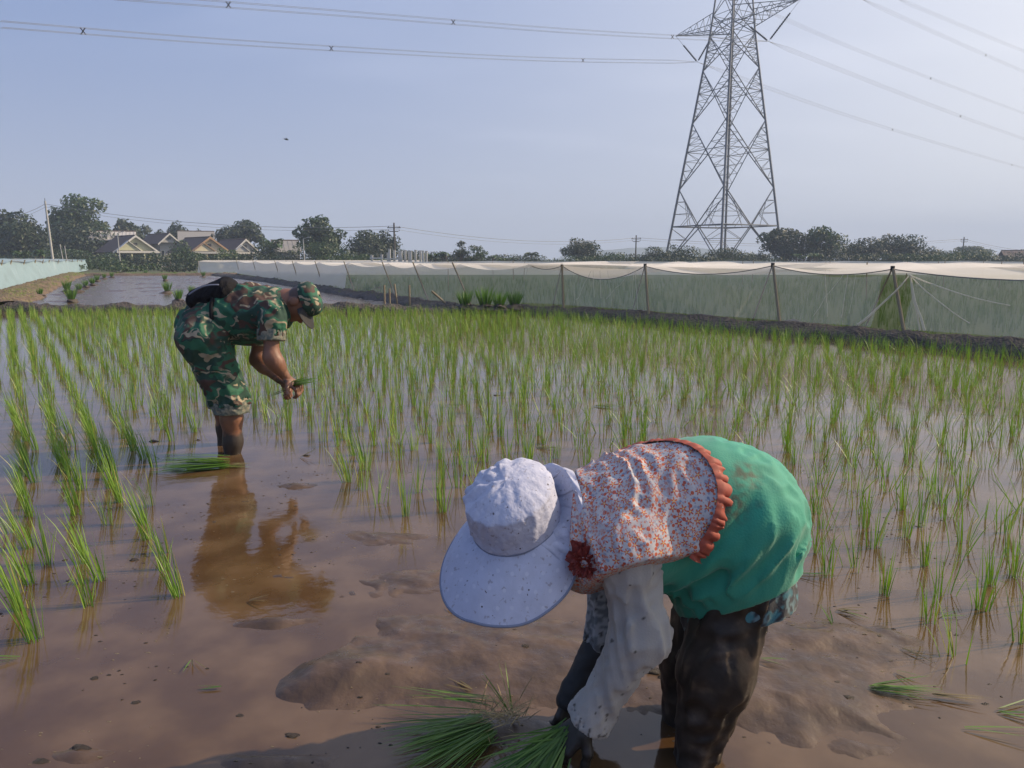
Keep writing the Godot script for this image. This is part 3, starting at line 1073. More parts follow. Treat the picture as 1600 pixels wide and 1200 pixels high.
# ---------------------------------------------------------------- pylon and lines
func build_pylon():
	var base := Vector3(37.3, 0.0, -138)
	var root := thing("power_pylon", base, "tall grey steel lattice pylon rising behind the white net, carrying lines", "pylon")
	# square tower standing corner-on: legs in directions 45 degrees to its faces
	var rot := deg_to_rad(-17.0)
	var corner := func(k: int, r: float) -> Vector3: return Vector3(sin(k * PI / 2 + rot), 0, cos(k * PI / 2 + rot)) * r
	var lev := [[0.0, 10.2], [7.0, 9.0], [13.4, 7.95], [24.6, 6.05], [33.2, 4.6], [38.8, 3.7], [42.0, 3.3], [47.5, 2.7], [53.0, 2.0]]
	var at := func(y: float) -> float:
		for i in lev.size() - 1:
			if y <= lev[i + 1][0]:
				return lerpf(lev[i][1], lev[i + 1][1], (y - lev[i][0]) / (lev[i + 1][0] - lev[i][0]))
		return lev[-1][1]
	var node := func(k: int, y: float) -> Vector3: return corner.call(k, at.call(y)) + Vector3.UP * y
	for k in 4:
		var pts := []
		for l in lev: pts.append(corner.call(k, l[1]) + Vector3.UP * l[0])
		var g := Geo.new()
		tube(g, pts, [0.22, 0.21, 0.21, 0.2, 0.19, 0.17, 0.16, 0.14, 0.12], 4)
		put(g.mesh(), "leg", M.steel, root)
	for k in 4:
		var k2 := (k + 1) % 4
		var small := Geo.new()
		var mid := func(y: float) -> Vector3: return (node.call(k, y) + node.call(k2, y)) * 0.5
		# foot panel: inverted V under the belt, then V up to the next nodes
		var b7: Vector3 = mid.call(7.0)
		put(rod(node.call(k, 0.0), b7, 0.12, -1.0, 4), "brace", M.steel, root)
		put(rod(node.call(k2, 0.0), b7, 0.12, -1.0, 4), "brace", M.steel, root)
		put(rod(node.call(k, 7.0), node.call(k2, 7.0), 0.115, -1.0, 4), "brace", M.steel, root)
		put(rod(node.call(k, 13.4), b7, 0.115, -1.0, 4), "brace", M.steel, root)
		put(rod(node.call(k2, 13.4), b7, 0.115, -1.0, 4), "brace", M.steel, root)
		for q in [k, k2]:
			for f in [0.33, 0.66]:
				var p: Vector3 = node.call(q, 7.0 * (1 - f)).lerp(node.call(q, 7.0 * (1 - f)), 0)
				var dgl: Vector3 = (node.call(q, 0.0) as Vector3).lerp(b7, 1.0 - f)
				tube(small, [p, dgl], [0.045], 4)
				tube(small, [node.call(q, 7.0 * (1 - f) + 2.0), dgl], [0.045], 4)
				var up: Vector3 = (node.call(q, 13.4) as Vector3).lerp(b7, f)
				tube(small, [node.call(q, 13.4 - 6.4 * f), up], [0.045], 4)
				tube(small, [node.call(q, 13.4 - 6.4 * f + 2.0), up], [0.045], 4)
				tube(small, [b7.lerp(node.call(q, 7.0), f), up], [0.05], 4)
		# crossed panels above
		for i in range(2, lev.size() - 1):
			var y0: float = lev[i][0]
			var y1: float = lev[i + 1][0]
			var thick := 0.118 - 0.007 * i
			put(rod(node.call(k, y0), node.call(k2, y1), thick, -1.0, 4), "brace", M.steel, root)
			put(rod(node.call(k2, y0), node.call(k, y1), thick, -1.0, 4), "brace", M.steel, root)
			var r0: float = at.call(y0)
			var r1: float = at.call(y1)
			var yc := lerpf(y0, y1, r0 / (r0 + r1))
			put(rod(node.call(k, yc), node.call(k2, yc), 0.065, -1.0, 4), "brace", M.steel, root)
			if i < 5:
				var cpt: Vector3 = mid.call(yc)
				for q in [k, k2]:
					var other: int = k2 if q == k else k
					for e in [[y0, 1.0], [y1, -1.0]]:
						var yy: float = e[0]
						for f in [0.25, 0.5, 0.75]:
							var onleg: Vector3 = node.call(q, lerpf(yy, yc, f))
							var ondiag: Vector3 = (node.call(q, yy) as Vector3).lerp(cpt, f)
							tube(small, [onleg, ondiag], [0.042], 4)
							tube(small, [node.call(q, lerpf(yy, yc, f + 0.25)), ondiag], [0.042], 4)
			else:
				put(rod(node.call(k, y0), node.call(k2, y0), 0.05, -1.0, 4), "brace", M.steel, root)
		put(small.mesh(), "secondary_bracing", M.steel, root).set_meta("kind", "stuff")
	# inner diaphragm at the belt
	var gd := Geo.new()
	for k in 4:
		tube(gd, [(node.call(k, 7.0) + node.call((k + 1) % 4, 7.0)) * 0.5, (node.call((k + 1) % 4, 7.0) + node.call((k + 2) % 4, 7.0)) * 0.5], [0.05], 4)
	put(gd.mesh(), "diaphragm", M.steel, root)
	# cross arms at right angles to the line
	var ad := Vector3(0.60, 0, 0.80)
	var tips := []
	for s in [-1.0, 1.0]:
		for lv in [[38.6, 42.6, 12.6, 41.3], [47.5, 50.5, 11.0, 50.0]]:
			var tip: Vector3 = ad * s * lv[2] + Vector3.UP * lv[3]
			if lv[0] < 40: tips.append(base + tip)
			var near := []
			for k in 4:
				if (corner.call(k, 1.0) as Vector3).dot(ad * s) > 0.2: near.append(k)
			var g := Geo.new()
			for k in near:
				var lo: Vector3 = node.call(k, lv[0] + 1.2)
				var hi: Vector3 = node.call(k, lv[1])
				tube(g, [lo, tip], [0.085, 0.06], 4)
				tube(g, [hi, tip], [0.075, 0.05], 4)
				for f in 6:
					var t := f / 6.0
					var t2 := (f + 0.5) / 6.0
					tube(g, [lo.lerp(tip, t), hi.lerp(tip, t2)], [0.045], 4)
					tube(g, [hi.lerp(tip, t2), lo.lerp(tip, minf(t + 1 / 6.0, 0.98))], [0.045], 4)
			if near.size() > 1:
				var l0: Vector3 = node.call(near[0], lv[0] + 1.2)
				var l1: Vector3 = node.call(near[1], lv[0] + 1.2)
				for f in 6:
					tube(g, [l0.lerp(tip, f / 6.0), l1.lerp(tip, (f + 0.6) / 6.0)], [0.05], 4)
			put(g.mesh(), "cross_arm", M.steel, root)
	# insulator V strings: vertex carries the bundle
	var vl := Vector3(32.7, 35.6, -143)
	var vr := Vector3(41.9, 36.4, -133)
	for e in [[vl, tips[0], base + Vector3(-3.0, 39.2, -0.6)], [vr, tips[1] + Vector3(0.6, 0.6, 0), base + Vector3(1.6, 39.8, 2.6)]]:
		var ins := thing("insulator_string", e[0], "dark V-shaped insulator string hanging under the %s pylon arm" % ("left" if e[0] == vl else "right"), "insulator", "pylon insulators")
		for end in [e[1], e[2]]:
			var d: Vector3 = end - e[0]
			var far_end: bool = end == e[1]
			put(rod(Vector3.ZERO, d, 0.03, 0.03, 4), "link", M.steel, ins)
			var pts := []
			var rr := []
			for k in 25:
				var t := (0.06 + 0.56 * k / 24.0) if far_end else (0.08 + 0.72 * k / 24.0)
				pts.append(d * t)
				rr.append(0.17 if k % 2 == 0 else 0.10)
			var g := Geo.new()
			tube(g, pts, rr, 8)
			put(g.mesh(), "disc_stack", M.insulator, ins)
	# conductor bundles: [start, then points on the path], paired wires with spacers
	var lines := [
		[vl, Vector3(2.792, 30.038, -118.000), Vector3(-27.054, 23.738, -86.000), Vector3(-40.113, 19.431, -64.000), "power line bundle running left from the left pylon insulator", [0.3, 0.62, 0.93]],
		[vr, Vector3(11.250, 31.991, -112.000), Vector3(-16.140, 26.631, -86.000), Vector3(-31.883, 22.130, -66.000), "power line bundle running left from the right pylon insulator", [0.25, 0.6, 0.9]],
		[vl, Vector3(88.983, 35.048, -200.000), Vector3(206.382, 37.493, -320.000), Vector3(291.238, 38.087, -400.000), "power line bundle falling right behind the pylon legs", [0.3, 0.6]],
		[vr, Vector3(104.883, 37.037, -195.000), Vector3(173.109, 41.475, -270.000), Vector3(253.587, 43.894, -350.000), "power line bundle falling right from the right insulator", [0.35, 0.7]],
		[Vector3(46.292, 46.290, -150.000), Vector3(90.227, 50.192, -200.000), Vector3(191.362, 55.162, -300.000), Vector3(273.913, 59.329, -380.000), "second highest pair of power lines at the right, starting behind the arm", [0.35, 0.7]],
		[Vector3(63.728, 48.266, -150.000), Vector3(100.032, 50.381, -185.000), Vector3(151.831, 56.203, -240.000), Vector3(214.653, 60.419, -300.000), "power line bundle crossing the top right corner below the uppermost", [0.4, 0.75]],
		[Vector3(74.828, 51.518, -160.000), Vector3(104.213, 55.084, -190.000), Vector3(151.220, 61.952, -240.000), Vector3(206.579, 66.124, -290.000), "uppermost power line bundle in the top right corner of the sky", [0.75]]]
	for l in lines:
		var c := Curve3D.new()
		for i in 4:
			var p: Vector3 = l[i]
			var tg: Vector3 = (l[mini(i + 1, 3)] - l[maxi(i - 1, 0)]) / 6.0
			c.add_point(p, -tg, tg)
		var ln := thing("power_line", l[0], l[4], "power line", "high voltage power lines")
		var pts := c.tessellate_even_length(5, 6.0)
		for w in [[-0.22, 0.24], [0.22, 0.24], [-0.22, -0.24], [0.22, -0.24]]:
			var q := []
			for i in pts.size():
				var t := (pts[mini(i + 1, pts.size() - 1)] - pts[maxi(i - 1, 0)]).normalized()
				var sd := t.cross(Vector3.UP).normalized()
				var k := minf(1.0, i * 0.5)
				q.append(pts[i] + sd * w[0] * k + Vector3.UP * w[1] * k - l[0])
			var g := Geo.new()
			tube(g, q, [0.017], 4, false)
			put(g.mesh(), "conductor", M.cable, ln)
		for f in l[5]:
			var i := int(f * (pts.size() - 1))
			var p: Vector3 = pts[i] - l[0]
			var g := Geo.new()
			tube(g, [p + Vector3(-0.2, 0.26, 0), p + Vector3(0.2, -0.26, 0)], [0.05], 5)
			tube(g, [p + Vector3(0.2, 0.26, 0), p + Vector3(-0.2, -0.26, 0)], [0.05], 5)
			put(g.mesh(), "spacer", M.insulator, ln)

# ---------------------------------------------------------------- utility poles and village wires
func build_poles():
	var defs := [
		[Vector3(-55.903, 0.812, -95.000), 7.9, 0.13, M.concrete, "tall pale concrete utility pole before the big spreading tree at left", "utility_pole", -0.35],
		[Vector3(-13.235, 0.844, -88.000), 5.0, 0.11, M.poledark, "dark utility pole beside the white concrete columns", "utility_pole", 0.0],
		[Vector3(19.032, 0.794, -120.000), 4.6, 0.11, M.poledark, "dark utility pole with crossarm between the round tree and the pylon", "utility_pole", 0.0],
		[Vector3(86.631, 0.924, -150.000), 5.2, 0.12, M.poledark, "dark utility pole with crossarm far right above the hedge", "utility_pole", 0.0]]
	var tops := []
	for d in defs:
		var r := thing(d[5], Vector3(d[0].x, 0, d[0].z), d[4], "utility pole", "utility poles")
		var h: float = d[1] + 0.3
		put(rod(Vector3(0, -0.3, 0), Vector3(d[6], h, 0), d[2] * 1.15, d[2] * 0.8, 8), "mast", d[3], r)
		if d[2] < 0.13:
			for yy in [0.55, 0.95]:
				var ca := put(box_mesh(Vector3(1.5 if yy < 0.7 else 1.0, 0.09, 0.09)), "crossarm", M.poledark, r, Vector3(d[6], h - yy, 0.13))
				for s in [-0.6, 0.0, 0.6]:
					put(rod(Vector3(s, 0.04, 0), Vector3(s, 0.2, 0), 0.05, 0.03, 6), "insulator", M.insulator, ca)
		else:
			put(rod(Vector3(d[6], h, 0), Vector3(d[6], h + 0.35, 0), 0.03, 0.03, 5), "pin", M.insulator, r)
		tops.append(Vector3(d[0].x + d[6], h - 0.35, d[0].z))
	var wires := [[Vector3(-67.164, 6.825, -96.000), tops[0]], [tops[0], tops[1]], [tops[1], tops[2]], [tops[2], tops[3]], [tops[3], Vector3(110.675, 2.867, -150.000)]]
	var wl := ["far left", "left pole to the dark middle", "middle pole to the pole left of the pylon", "pole left of the pylon to the far right", "far right"]
	for i in wires.size():
		var w := thing("utility_wire", wires[i][0], "thin village wire spanning the %s pole" % wl[i], "wire", "village wires")
		for k in 2:
			var g := Geo.new()
			var q := []
			for j in 21:
				var t := j / 20.0
				q.append((wires[i][1] - wires[i][0]) * t - Vector3.UP * (1.1 * 4 * t * (1 - t) + k * 0.35))
			tube(g, q, [0.022 if k == 0 else 0.014], 4, false)
			put(g.mesh(), "strand", M.cable, w)
	for d in [[Vector3(-43.256, 0.854, -86.000), 3.5, "pale thin lamp pole beside the yellow gabled house"], [Vector3(-22.900, 0.854, -86.000), 2.9, "pale thin lamp pole in front of the tall leafy tree"]]:
		var r := thing("street_lamp", Vector3(d[0].x, 0, d[0].z), d[2], "street lamp", "village lamp poles")
		put(rod(Vector3(0, -0.2, 0), Vector3(-0.05, d[1] + 0.6, 0), 0.07, 0.045, 8), "mast", M.concrete, r)
		put(rod(Vector3(-0.05, d[1] + 0.58, 0), Vector3(0.5, d[1] + 0.75, 0), 0.03, 0.03, 6), "arm", M.concrete, r)
		put(box_mesh(Vector3(0.34, 0.07, 0.14)), "lamp_head", M.concrete, r, Vector3(0.6, d[1] + 0.76, 0))
	for d in [[Vector3(-52.852, 0.826, -92.000), 2.9, -0.35, "short thin leaning pole left of the big tree trunk"], [Vector3(-51.904, 0.831, -91.000), 2.7, -0.2, "second short thin pole by the blue net end"], [Vector3(44.960, 0.892, -120.000), 5.2, 0.0, "slim bare pole between the two leafy trees right of the pylon"], [Vector3(46.732, 0.898, -118.000), 3.6, 0.0, "low pale pole under the leafy tree right of the pylon"]]:
		var r := thing("bare_pole", Vector3(d[0].x, 0, d[0].z), d[3], "pole", "bare poles")
		put(rod(Vector3(0, -0.2, 0), Vector3(d[2], d[1], 0), 0.06, 0.045, 6), "mast", M.concrete, r)
		put(rod(Vector3(d[2], d[1], 0), Vector3(d[2], d[1] + 0.1, 0), 0.06, 0.03, 6), "cap", M.concrete, r)

# ---------------------------------------------------------------- village houses
func slab(a: Vector3, b: Vector3, c: Vector3, d: Vector3, t: float) -> ArrayMesh:
	var g := Geo.new()
	var n := (b - a).cross(d - a).normalized()
	prism(g, [a, b, c, d], -n * t if n.y > 0 else n * t)
	return g.mesh()

func gable_house(x: float, z: float, w: float, dep: float, hw: float, ha: float, wall, roof, trim, porch: bool, small: float, label: String):
	var r := thing("village_house", Vector3(x, 0, z), label, "house", "village houses")
	r.rotation_degrees.y = 44.0
	var h := w * 0.5
	var ov := 0.35
	# walls: body and the two gable triangles
	var g := Geo.new()
	box(g, Transform3D(Basis.IDENTITY, Vector3(0, hw * 0.5, -dep * 0.5 - 1.0)), Vector3(w - 0.5, hw, dep))
	put(g.mesh(), "wall", wall, r)
	var g2 := Geo.new()
	prism(g2, [Vector3(-h, hw, -0.12), Vector3(0, ha - 0.12, -0.12), Vector3(h, hw, -0.12)], Vector3(0, 0, -0.15))
	put(g2.mesh(), "gable", wall, r)
	var sl := (ha - hw) / h
	var e := h + ov
	var ye := ha - sl * e
	for s in [-1.0, 1.0]:
		var rf := put(slab(Vector3(0, ha + 0.08, 0.25), Vector3(s * e, ye + 0.08, 0.25), Vector3(s * e, ye + 0.08, -dep - 1.3), Vector3(0, ha + 0.08, -dep - 1.3), 0.08), "roof", roof, r)
		# barge board along the front edge
		var gb := Geo.new()
		prism(gb, [Vector3(0, ha + 0.12, 0.26), Vector3(s * (e + 0.1), ye + 0.10, 0.26), Vector3(s * (e + 0.1), ye - 0.14, 0.26), Vector3(0, ha - 0.18, 0.26)], Vector3(0, 0, 0.06))
		put(gb.mesh(), "barge_board", trim, rf)
	put(rod(Vector3(0, ha + 0.09, 0.25), Vector3(0, ha + 0.09, -dep - 1.3), 0.1, 0.1, 6), "ridge_cap", roof, r)
	if small > 0.0:
		var sx := -h * 0.42
		var sw := w * 0.27
		var sy := hw + (ha - hw) * small
		var gs := Geo.new()
		prism(gs, [Vector3(sx - sw, hw + 0.05, 0.55), Vector3(sx, sy, 0.55), Vector3(sx + sw, hw + 0.05, 0.55)], Vector3(0, 0, -0.1))
		put(gs.mesh(), "gable", wall, r)
		for s in [-1.0, 1.0]:
			put(slab(Vector3(sx, sy + 0.1, 0.75), Vector3(sx + s * (sw + 0.2), hw + 0.02, 0.75), Vector3(sx + s * (sw + 0.2), hw + 0.02, -0.05), Vector3(sx, sy + 0.1, -0.05), 0.08), "roof", trim, r)
	if porch:
		put(box_mesh(Vector3(w + 0.2, 0.28, 1.3)), "fascia", M.white if trim != M.trim_brown else M.wall_grey, r, Vector3(0, hw - 0.16, 0.28))
		for k in 4:
			put(box_mesh(Vector3(0.2, hw - 0.3, 0.2)), "column", M.white if k % 3 == 0 else wall, r, Vector3(lerpf(-h + 0.2, h - 0.2, k / 3.0), (hw - 0.3) * 0.5, 0.7))
	for k in [-1, 1]:
		var wd := put(box_mesh(Vector3(w * 0.2, 1.1, 0.06)), "window", M.white, r, Vector3(k * w * 0.28, hw * 0.55, -0.96))
		put(box_mesh(Vector3(w * 0.2 - 0.16, 0.94, 0.05)), "pane", M.pane, wd, Vector3(0, 0, 0.03))
	put(box_mesh(Vector3(0.9, 1.9, 0.06)), "door", M.door, r, Vector3(0, 0.95, -0.95))
	put(box_mesh(Vector3(0.5, 0.35, 0.05)), "vent", M.wall_dark, r, Vector3(0, lerpf(hw, ha, 0.45), -0.10))

func long_house(x: float, z: float, w: float, y0: float, y1: float, dep: float, wall, roof, label: String, rows: int):
	var r := thing("village_house", Vector3(x, 0, z), label, "house", "village houses")
	r.rotation_degrees.y = 22.0 if x < 0 else -20.0
	put(box_mesh(Vector3(w - 0.5, y0 + 0.1, dep)), "wall", wall, r, Vector3(0, (y0 + 0.1) * 0.5, -dep * 0.5 - 0.5))
	for s in [1.0, -1.0]:
		var zc := -dep * 0.5 - 0.5
		var ze: float = zc + s * (dep * 0.5 + 0.6)
		put(slab(Vector3(-w / 2, y1, zc), Vector3(w / 2, y1, zc), Vector3(w / 2, y0, ze), Vector3(-w / 2, y0, ze), 0.08), "roof", roof, r)
		if s > 0:
			for k in rows:
				var xx := lerpf(-w / 2, w / 2, (k + 0.5) / rows)
				put(rod(Vector3(xx, y1 + 0.02, zc), Vector3(xx, y0 + 0.02, ze), 0.03, 0.03, 4), "roof_rib", M.tile_grey, r)
	put(rod(Vector3(-w / 2, y1 + 0.03, -dep * 0.5 - 0.5), Vector3(w / 2, y1 + 0.03, -dep * 0.5 - 0.5), 0.1, 0.1, 6), "ridge_cap", M.tile_brown, r)
	for k in 3:
		var wd := put(box_mesh(Vector3(0.9, 0.9, 0.06)), "window", M.white, r, Vector3(lerpf(-w * 0.3, w * 0.3, k / 2.0), y0 * 0.5, -0.46))
		put(box_mesh(Vector3(0.74, 0.74, 0.05)), "pane", M.pane, wd, Vector3(0, 0, 0.03))

func build_village():
	long_house(-59.3, -116, 6.2, 4.05, 5.45, 5.0, M.wall_dark, M.sheet_pale, "long building with pale sheet roof behind the yellow gabled house", 12)
	gable_house(-52.0, -108, 5.3, 7.0, 2.42, 4.45, M.wall_yellow, M.tile_brown, M.white, true, 0.62, "yellow gabled house with white bargeboards and porch fascia")
	gable_house(-54.3, -124, 2.9, 8.0, 3.9, 5.25, M.wall_grey, M.tile_brown, M.white, false, 0.0, "small brown-roofed house with narrow white gable between two larger houses")
	long_house(-54.0, -134, 6.0, 4.4, 6.1, 6.0, M.wall_dark, M.tile_grey, "building with weathered grey tile roof behind the brown-trimmed house", 0)
	gable_house(-40.6, -105, 5.0, 7.0, 2.30, 4.15, M.wall_cream, M.tile_brown, M.trim_brown, true, 0.55, "cream house with brown-trimmed gable and dark tiled roof")
	gable_house(-38.2, -112, 3.8, 7.0, 2.30, 4.05, M.wall_grey, M.tile_brown, M.white, true, 0.5, "grey-white gabled house nearest the banana plants")
	long_house(-32.2, -112, 4.0, 2.3, 4.0, 5.0, M.wall_grey, M.tile_grey, "low grey-roofed house half hidden behind the bananas and tall tree", 6)
	long_house(100.0, -152, 7.0, 1.75, 3.0, 5.0, M.wall_cream, M.tile_brown, "dark-roofed house at the far right edge behind the hedge", 6)
	# unfinished concrete frame of white columns
	var r := thing("building_frame", Vector3(-11.2, 0, -64), "row of bare white concrete columns of an unfinished building", "building frame")
	var px := [-11.5, -10.75, -10.3, -10.05, -9.7, -9.35, -9.1, -8.82, -8.55, -8.3, -7.95, -7.6, -7.3, -7.05]
	for k in px.size():
		var h: float = [1.55, 1.6, 1.75, 2.05, 1.95, 1.8, 1.9, 1.95, 1.85, 1.9, 1.95, 1.92, 1.9, 1.88][k]
		var c := put(box_mesh(Vector3(0.17, h, 0.17)), "column", M.white, r, Vector3(px[k] + 11.2, h * 0.5, -0.35 * (k % 3)))
		put(box_mesh(Vector3(0.21, 0.06, 0.21)), "cap", M.concrete, c, Vector3(0, h * 0.5 + 0.03, 0))
	put(box_mesh(Vector3(1.1, 0.12, 0.1)), "beam", M.white, r, Vector3(0.1, 1.35, 0.1))
	put(box_mesh(Vector3(1.5, 0.1, 0.1)), "beam", M.white, r, Vector3(1.5, 1.3, 0.1))

# ---------------------------------------------------------------- trees
func leaf_quad(g: Geo, p: Vector3, n: Vector3, s: float, col: Color, long := 1.5):
	var a := n.cross(Vector3(rng.randf_range(-1, 1), rng.randf_range(-1, 1), rng.randf_range(-1, 1))).normalized()
	var b := n.cross(a).normalized()
	var i := g.v.size()
	g.v.append_array(PackedVector3Array([p - a * s * long * 0.5, p + b * s * 0.42 + n * s * 0.1, p + a * s * long * 0.5, p - b * s * 0.42 + n * s * 0.1]))
	for k in 4: g.c.append(col)
	g.quad(i, i + 1, i + 2, i + 3)

func crown(lobes: Array, count: int, s: float, base: Color) -> ArrayMesh:
	var g := Geo.new()
	var tot := 0.0
	for l in lobes: tot += l[1].x * l[1].y
	for l in lobes:
		var c: Vector3 = l[0]
		var r: Vector3 = l[1]
		var tone := rng.randf_range(0.8, 1.2)
		for k in int(count * r.x * r.y / tot):
			var d := Vector3(rng.randfn(), rng.randfn(), rng.randfn()).normalized()
			var q := pow(rng.randf(), 0.22) * (1.0 + 0.22 * noise2.get_noise_3d(d.x * 2.0 + c.x, d.y * 2.0 + c.y, d.z * 2.0))
			var p := c + d * r * q
			var n := (d * 0.7 + Vector3(rng.randfn(), rng.randfn() + 0.4, rng.randfn()) * 0.5).normalized()
			leaf_quad(g, p, n, s * rng.randf_range(0.7, 1.4), leaf_color(Color(base.r * tone, base.g * tone, base.b * tone), 0.25))
	return g.mesh()

func tree(called: String, at: Vector3, w: float, style: String, base: Color, label: String, low := 0.25):
	# at: x, top height, z; w width
	w *= 1.28
	var h := at.y
	var r := thing(called, Vector3(at.x, -0.05, at.z), label, "tree" if style != "shrub" else "shrub", "village trees" if style != "shrub" else "village shrubs")
	var lobes := []
	var n := 9
	match style:
		"round": n = 12
		"spread": n = 15
		"open": n = 16
		"shrub": n = 9
	for k in n:
		var c: Vector3
		var q: Vector3
		if style == "round":
			var d := Vector3(rng.randfn(), rng.randfn(), rng.randfn()).normalized() * pow(rng.randf(), 0.4)
			c = Vector3(d.x * w * 0.34, lerpf(h * low, h, 0.5) + d.y * h * (1 - low) * 0.34, d.z * w * 0.34)
			q = Vector3(w * 0.25, h * (1 - low) * 0.235, w * 0.25) * rng.randf_range(0.8, 1.25)
		elif style == "spread":
			var t := rng.randf()
			var ang := rng.randf() * TAU
			var rad := w * lerpf(0.40, 0.16, t) * sqrt(rng.randf_range(0.25, 1.0))
			c = Vector3(cos(ang) * rad, lerpf(h * (low + 0.1), h * 0.92, t), sin(ang) * rad)
			q = Vector3(w * 0.23, h * 0.10, w * 0.23) * rng.randf_range(0.7, 1.25)
		elif style == "open":
			var d := Vector3(rng.randfn(), rng.randfn(), rng.randfn()).normalized() * pow(rng.randf(), 0.5)
			c = Vector3(d.x * w * 0.4, lerpf(h * (low + 0.05), h, 0.52) + d.y * h * (1 - low) * 0.38, d.z * w * 0.4)
			q = Vector3(w * 0.17, h * 0.11, w * 0.17) * rng.randf_range(0.8, 1.4)
		else:
			c = Vector3((k / 8.0 - 0.5) * 0.9 * w, h * rng.randf_range(0.4, 0.74), rng.randf_range(-0.4, 0.4) * minf(w, 4.0))
			q = Vector3(maxf(w * 0.16, h * 0.25), h * 0.3, maxf(w * 0.16, h * 0.25)) * rng.randf_range(0.8, 1.15)
		lobes.append([c, q])
	lobes.append([Vector3(rng.randf_range(-0.1, 0.1) * w, h * 0.88, 0), Vector3(w * 0.16, h * 0.11, w * 0.16)])
	var count := int(clampf(w * h * (95 if style != "open" else 55), 500, 6000))
	var sz := clampf(h * 0.045, 0.17, 0.36)
	put(crown(lobes, count, sz, base), "crown", M.leaf, r)
	var g := Geo.new()
	var tr := clampf(h * 0.028, 0.05, 0.32)
	var fork := Vector3(rng.randf_range(-0.05, 0.05) * h, h * maxf(low, 0.15), 0)
	tube(g, [Vector3(0, -0.2, 0), fork * 0.5 + Vector3(0.05, 0, 0), fork], [tr * 1.3, tr, tr * 0.85], 7)
	for l in lobes:
		var e: Vector3 = l[0]
		tube(g, [fork - Vector3.UP * 0.1, fork.lerp(e, 0.5) + Vector3(0, -0.06 * h, 0), e], [tr * 0.55, tr * 0.34, tr * 0.12], 5, false)
	put(g.mesh(), "trunk", M.bark, r)

func big_leaf(g: Geo, p: Vector3, dir: Vector3, up: float, l: float, w: float, col: Color, notch := false):
	# an arching leaf with a fold along the rib
	var side := dir.cross(Vector3.UP).normalized()
	var b := g.v.size()
	var n := 7
	for i in n + 1:
		var t := i / float(n)
		var c := p + dir * l * t * (1.0 - 0.25 * t * t) + Vector3.UP * l * (up * t - (up * 0.55 + 0.35) * t * t)
		var ww := w * pow(sin(PI * clampf(t * 0.94 + 0.05, 0, 1)), 0.6)
		if notch: ww *= 0.7 + 0.3 * (i % 2)
		g.v.append_array(PackedVector3Array([c - side * ww + Vector3.UP * ww * 0.3, c, c + side * ww + Vector3.UP * ww * 0.3]))
		for k in 3: g.c.append(col)
	for i in n:
		for k in 2:
			g.quad(b + i * 3 + k, b + i * 3 + k + 1, b + i * 3 + k + 4, b + i * 3 + k + 3)

func banana(at: Vector3, w: float, label: String, stems := 4):
	var r := thing("banana_plant", Vector3(at.x, -0.05, at.z), label, "banana plant", "banana plants")
	for s in stems:
		var o := Vector3(rng.randf_range(-0.4, 0.4) * w, 0, rng.randf_range(-1, 1))
		var h := at.y * rng.randf_range(0.5, 0.68)
		put(rod(o, o + Vector3(rng.randf_range(-0.15, 0.15), h, 0), 0.13, 0.09, 7), "stem", M.bark, r)
		var g := Geo.new()
		for k in 8:
			var a := rng.randf() * TAU
			big_leaf(g, o + Vector3(0, h - 0.1, 0), Vector3(cos(a), 0, sin(a)), rng.randf_range(0.7, 1.5), at.y * rng.randf_range(0.36, 0.5), 0.26, leaf_color(Color(0.055, 0.10, 0.03), 0.25), true)
		put(g.mesh(), "leaf_crown", M.leaf, r)

func palm(at: Vector3, _w: float, label: String):
	var r := thing("palm_tree", Vector3(at.x, -0.05, at.z), label, "palm", "palms")
	put(rod(Vector3.ZERO, Vector3(0.1, at.y * 0.75, 0), 0.14, 0.09, 7), "trunk", M.bark, r)
	var g := Geo.new()
	for k in 22:
		var a := rng.randf() * TAU
		var d := Vector3(cos(a), 0, sin(a))
		var col := leaf_color(Color(0.04, 0.07, 0.03), 0.25)
		var o := Vector3(0.1, at.y * 0.75, 0)
		var l := at.y * 0.24 + 0.5
		var up := rng.randf_range(0.1, 1.4)
		for j in 9:
			var t := (j + 1) / 9.0
			var c := o + d * l * t + Vector3.UP * l * (up * t - (up * 0.6 + 0.3) * t * t)
			for s in [-1.0, 1.0]:
				leaf_quad(g, c + d.cross(Vector3.UP) * s * 0.12, Vector3(d.z * s, 0.8, -d.x * s).normalized(), 0.13, col, 3.0)
	put(g.mesh(), "crown", M.leaf, r)

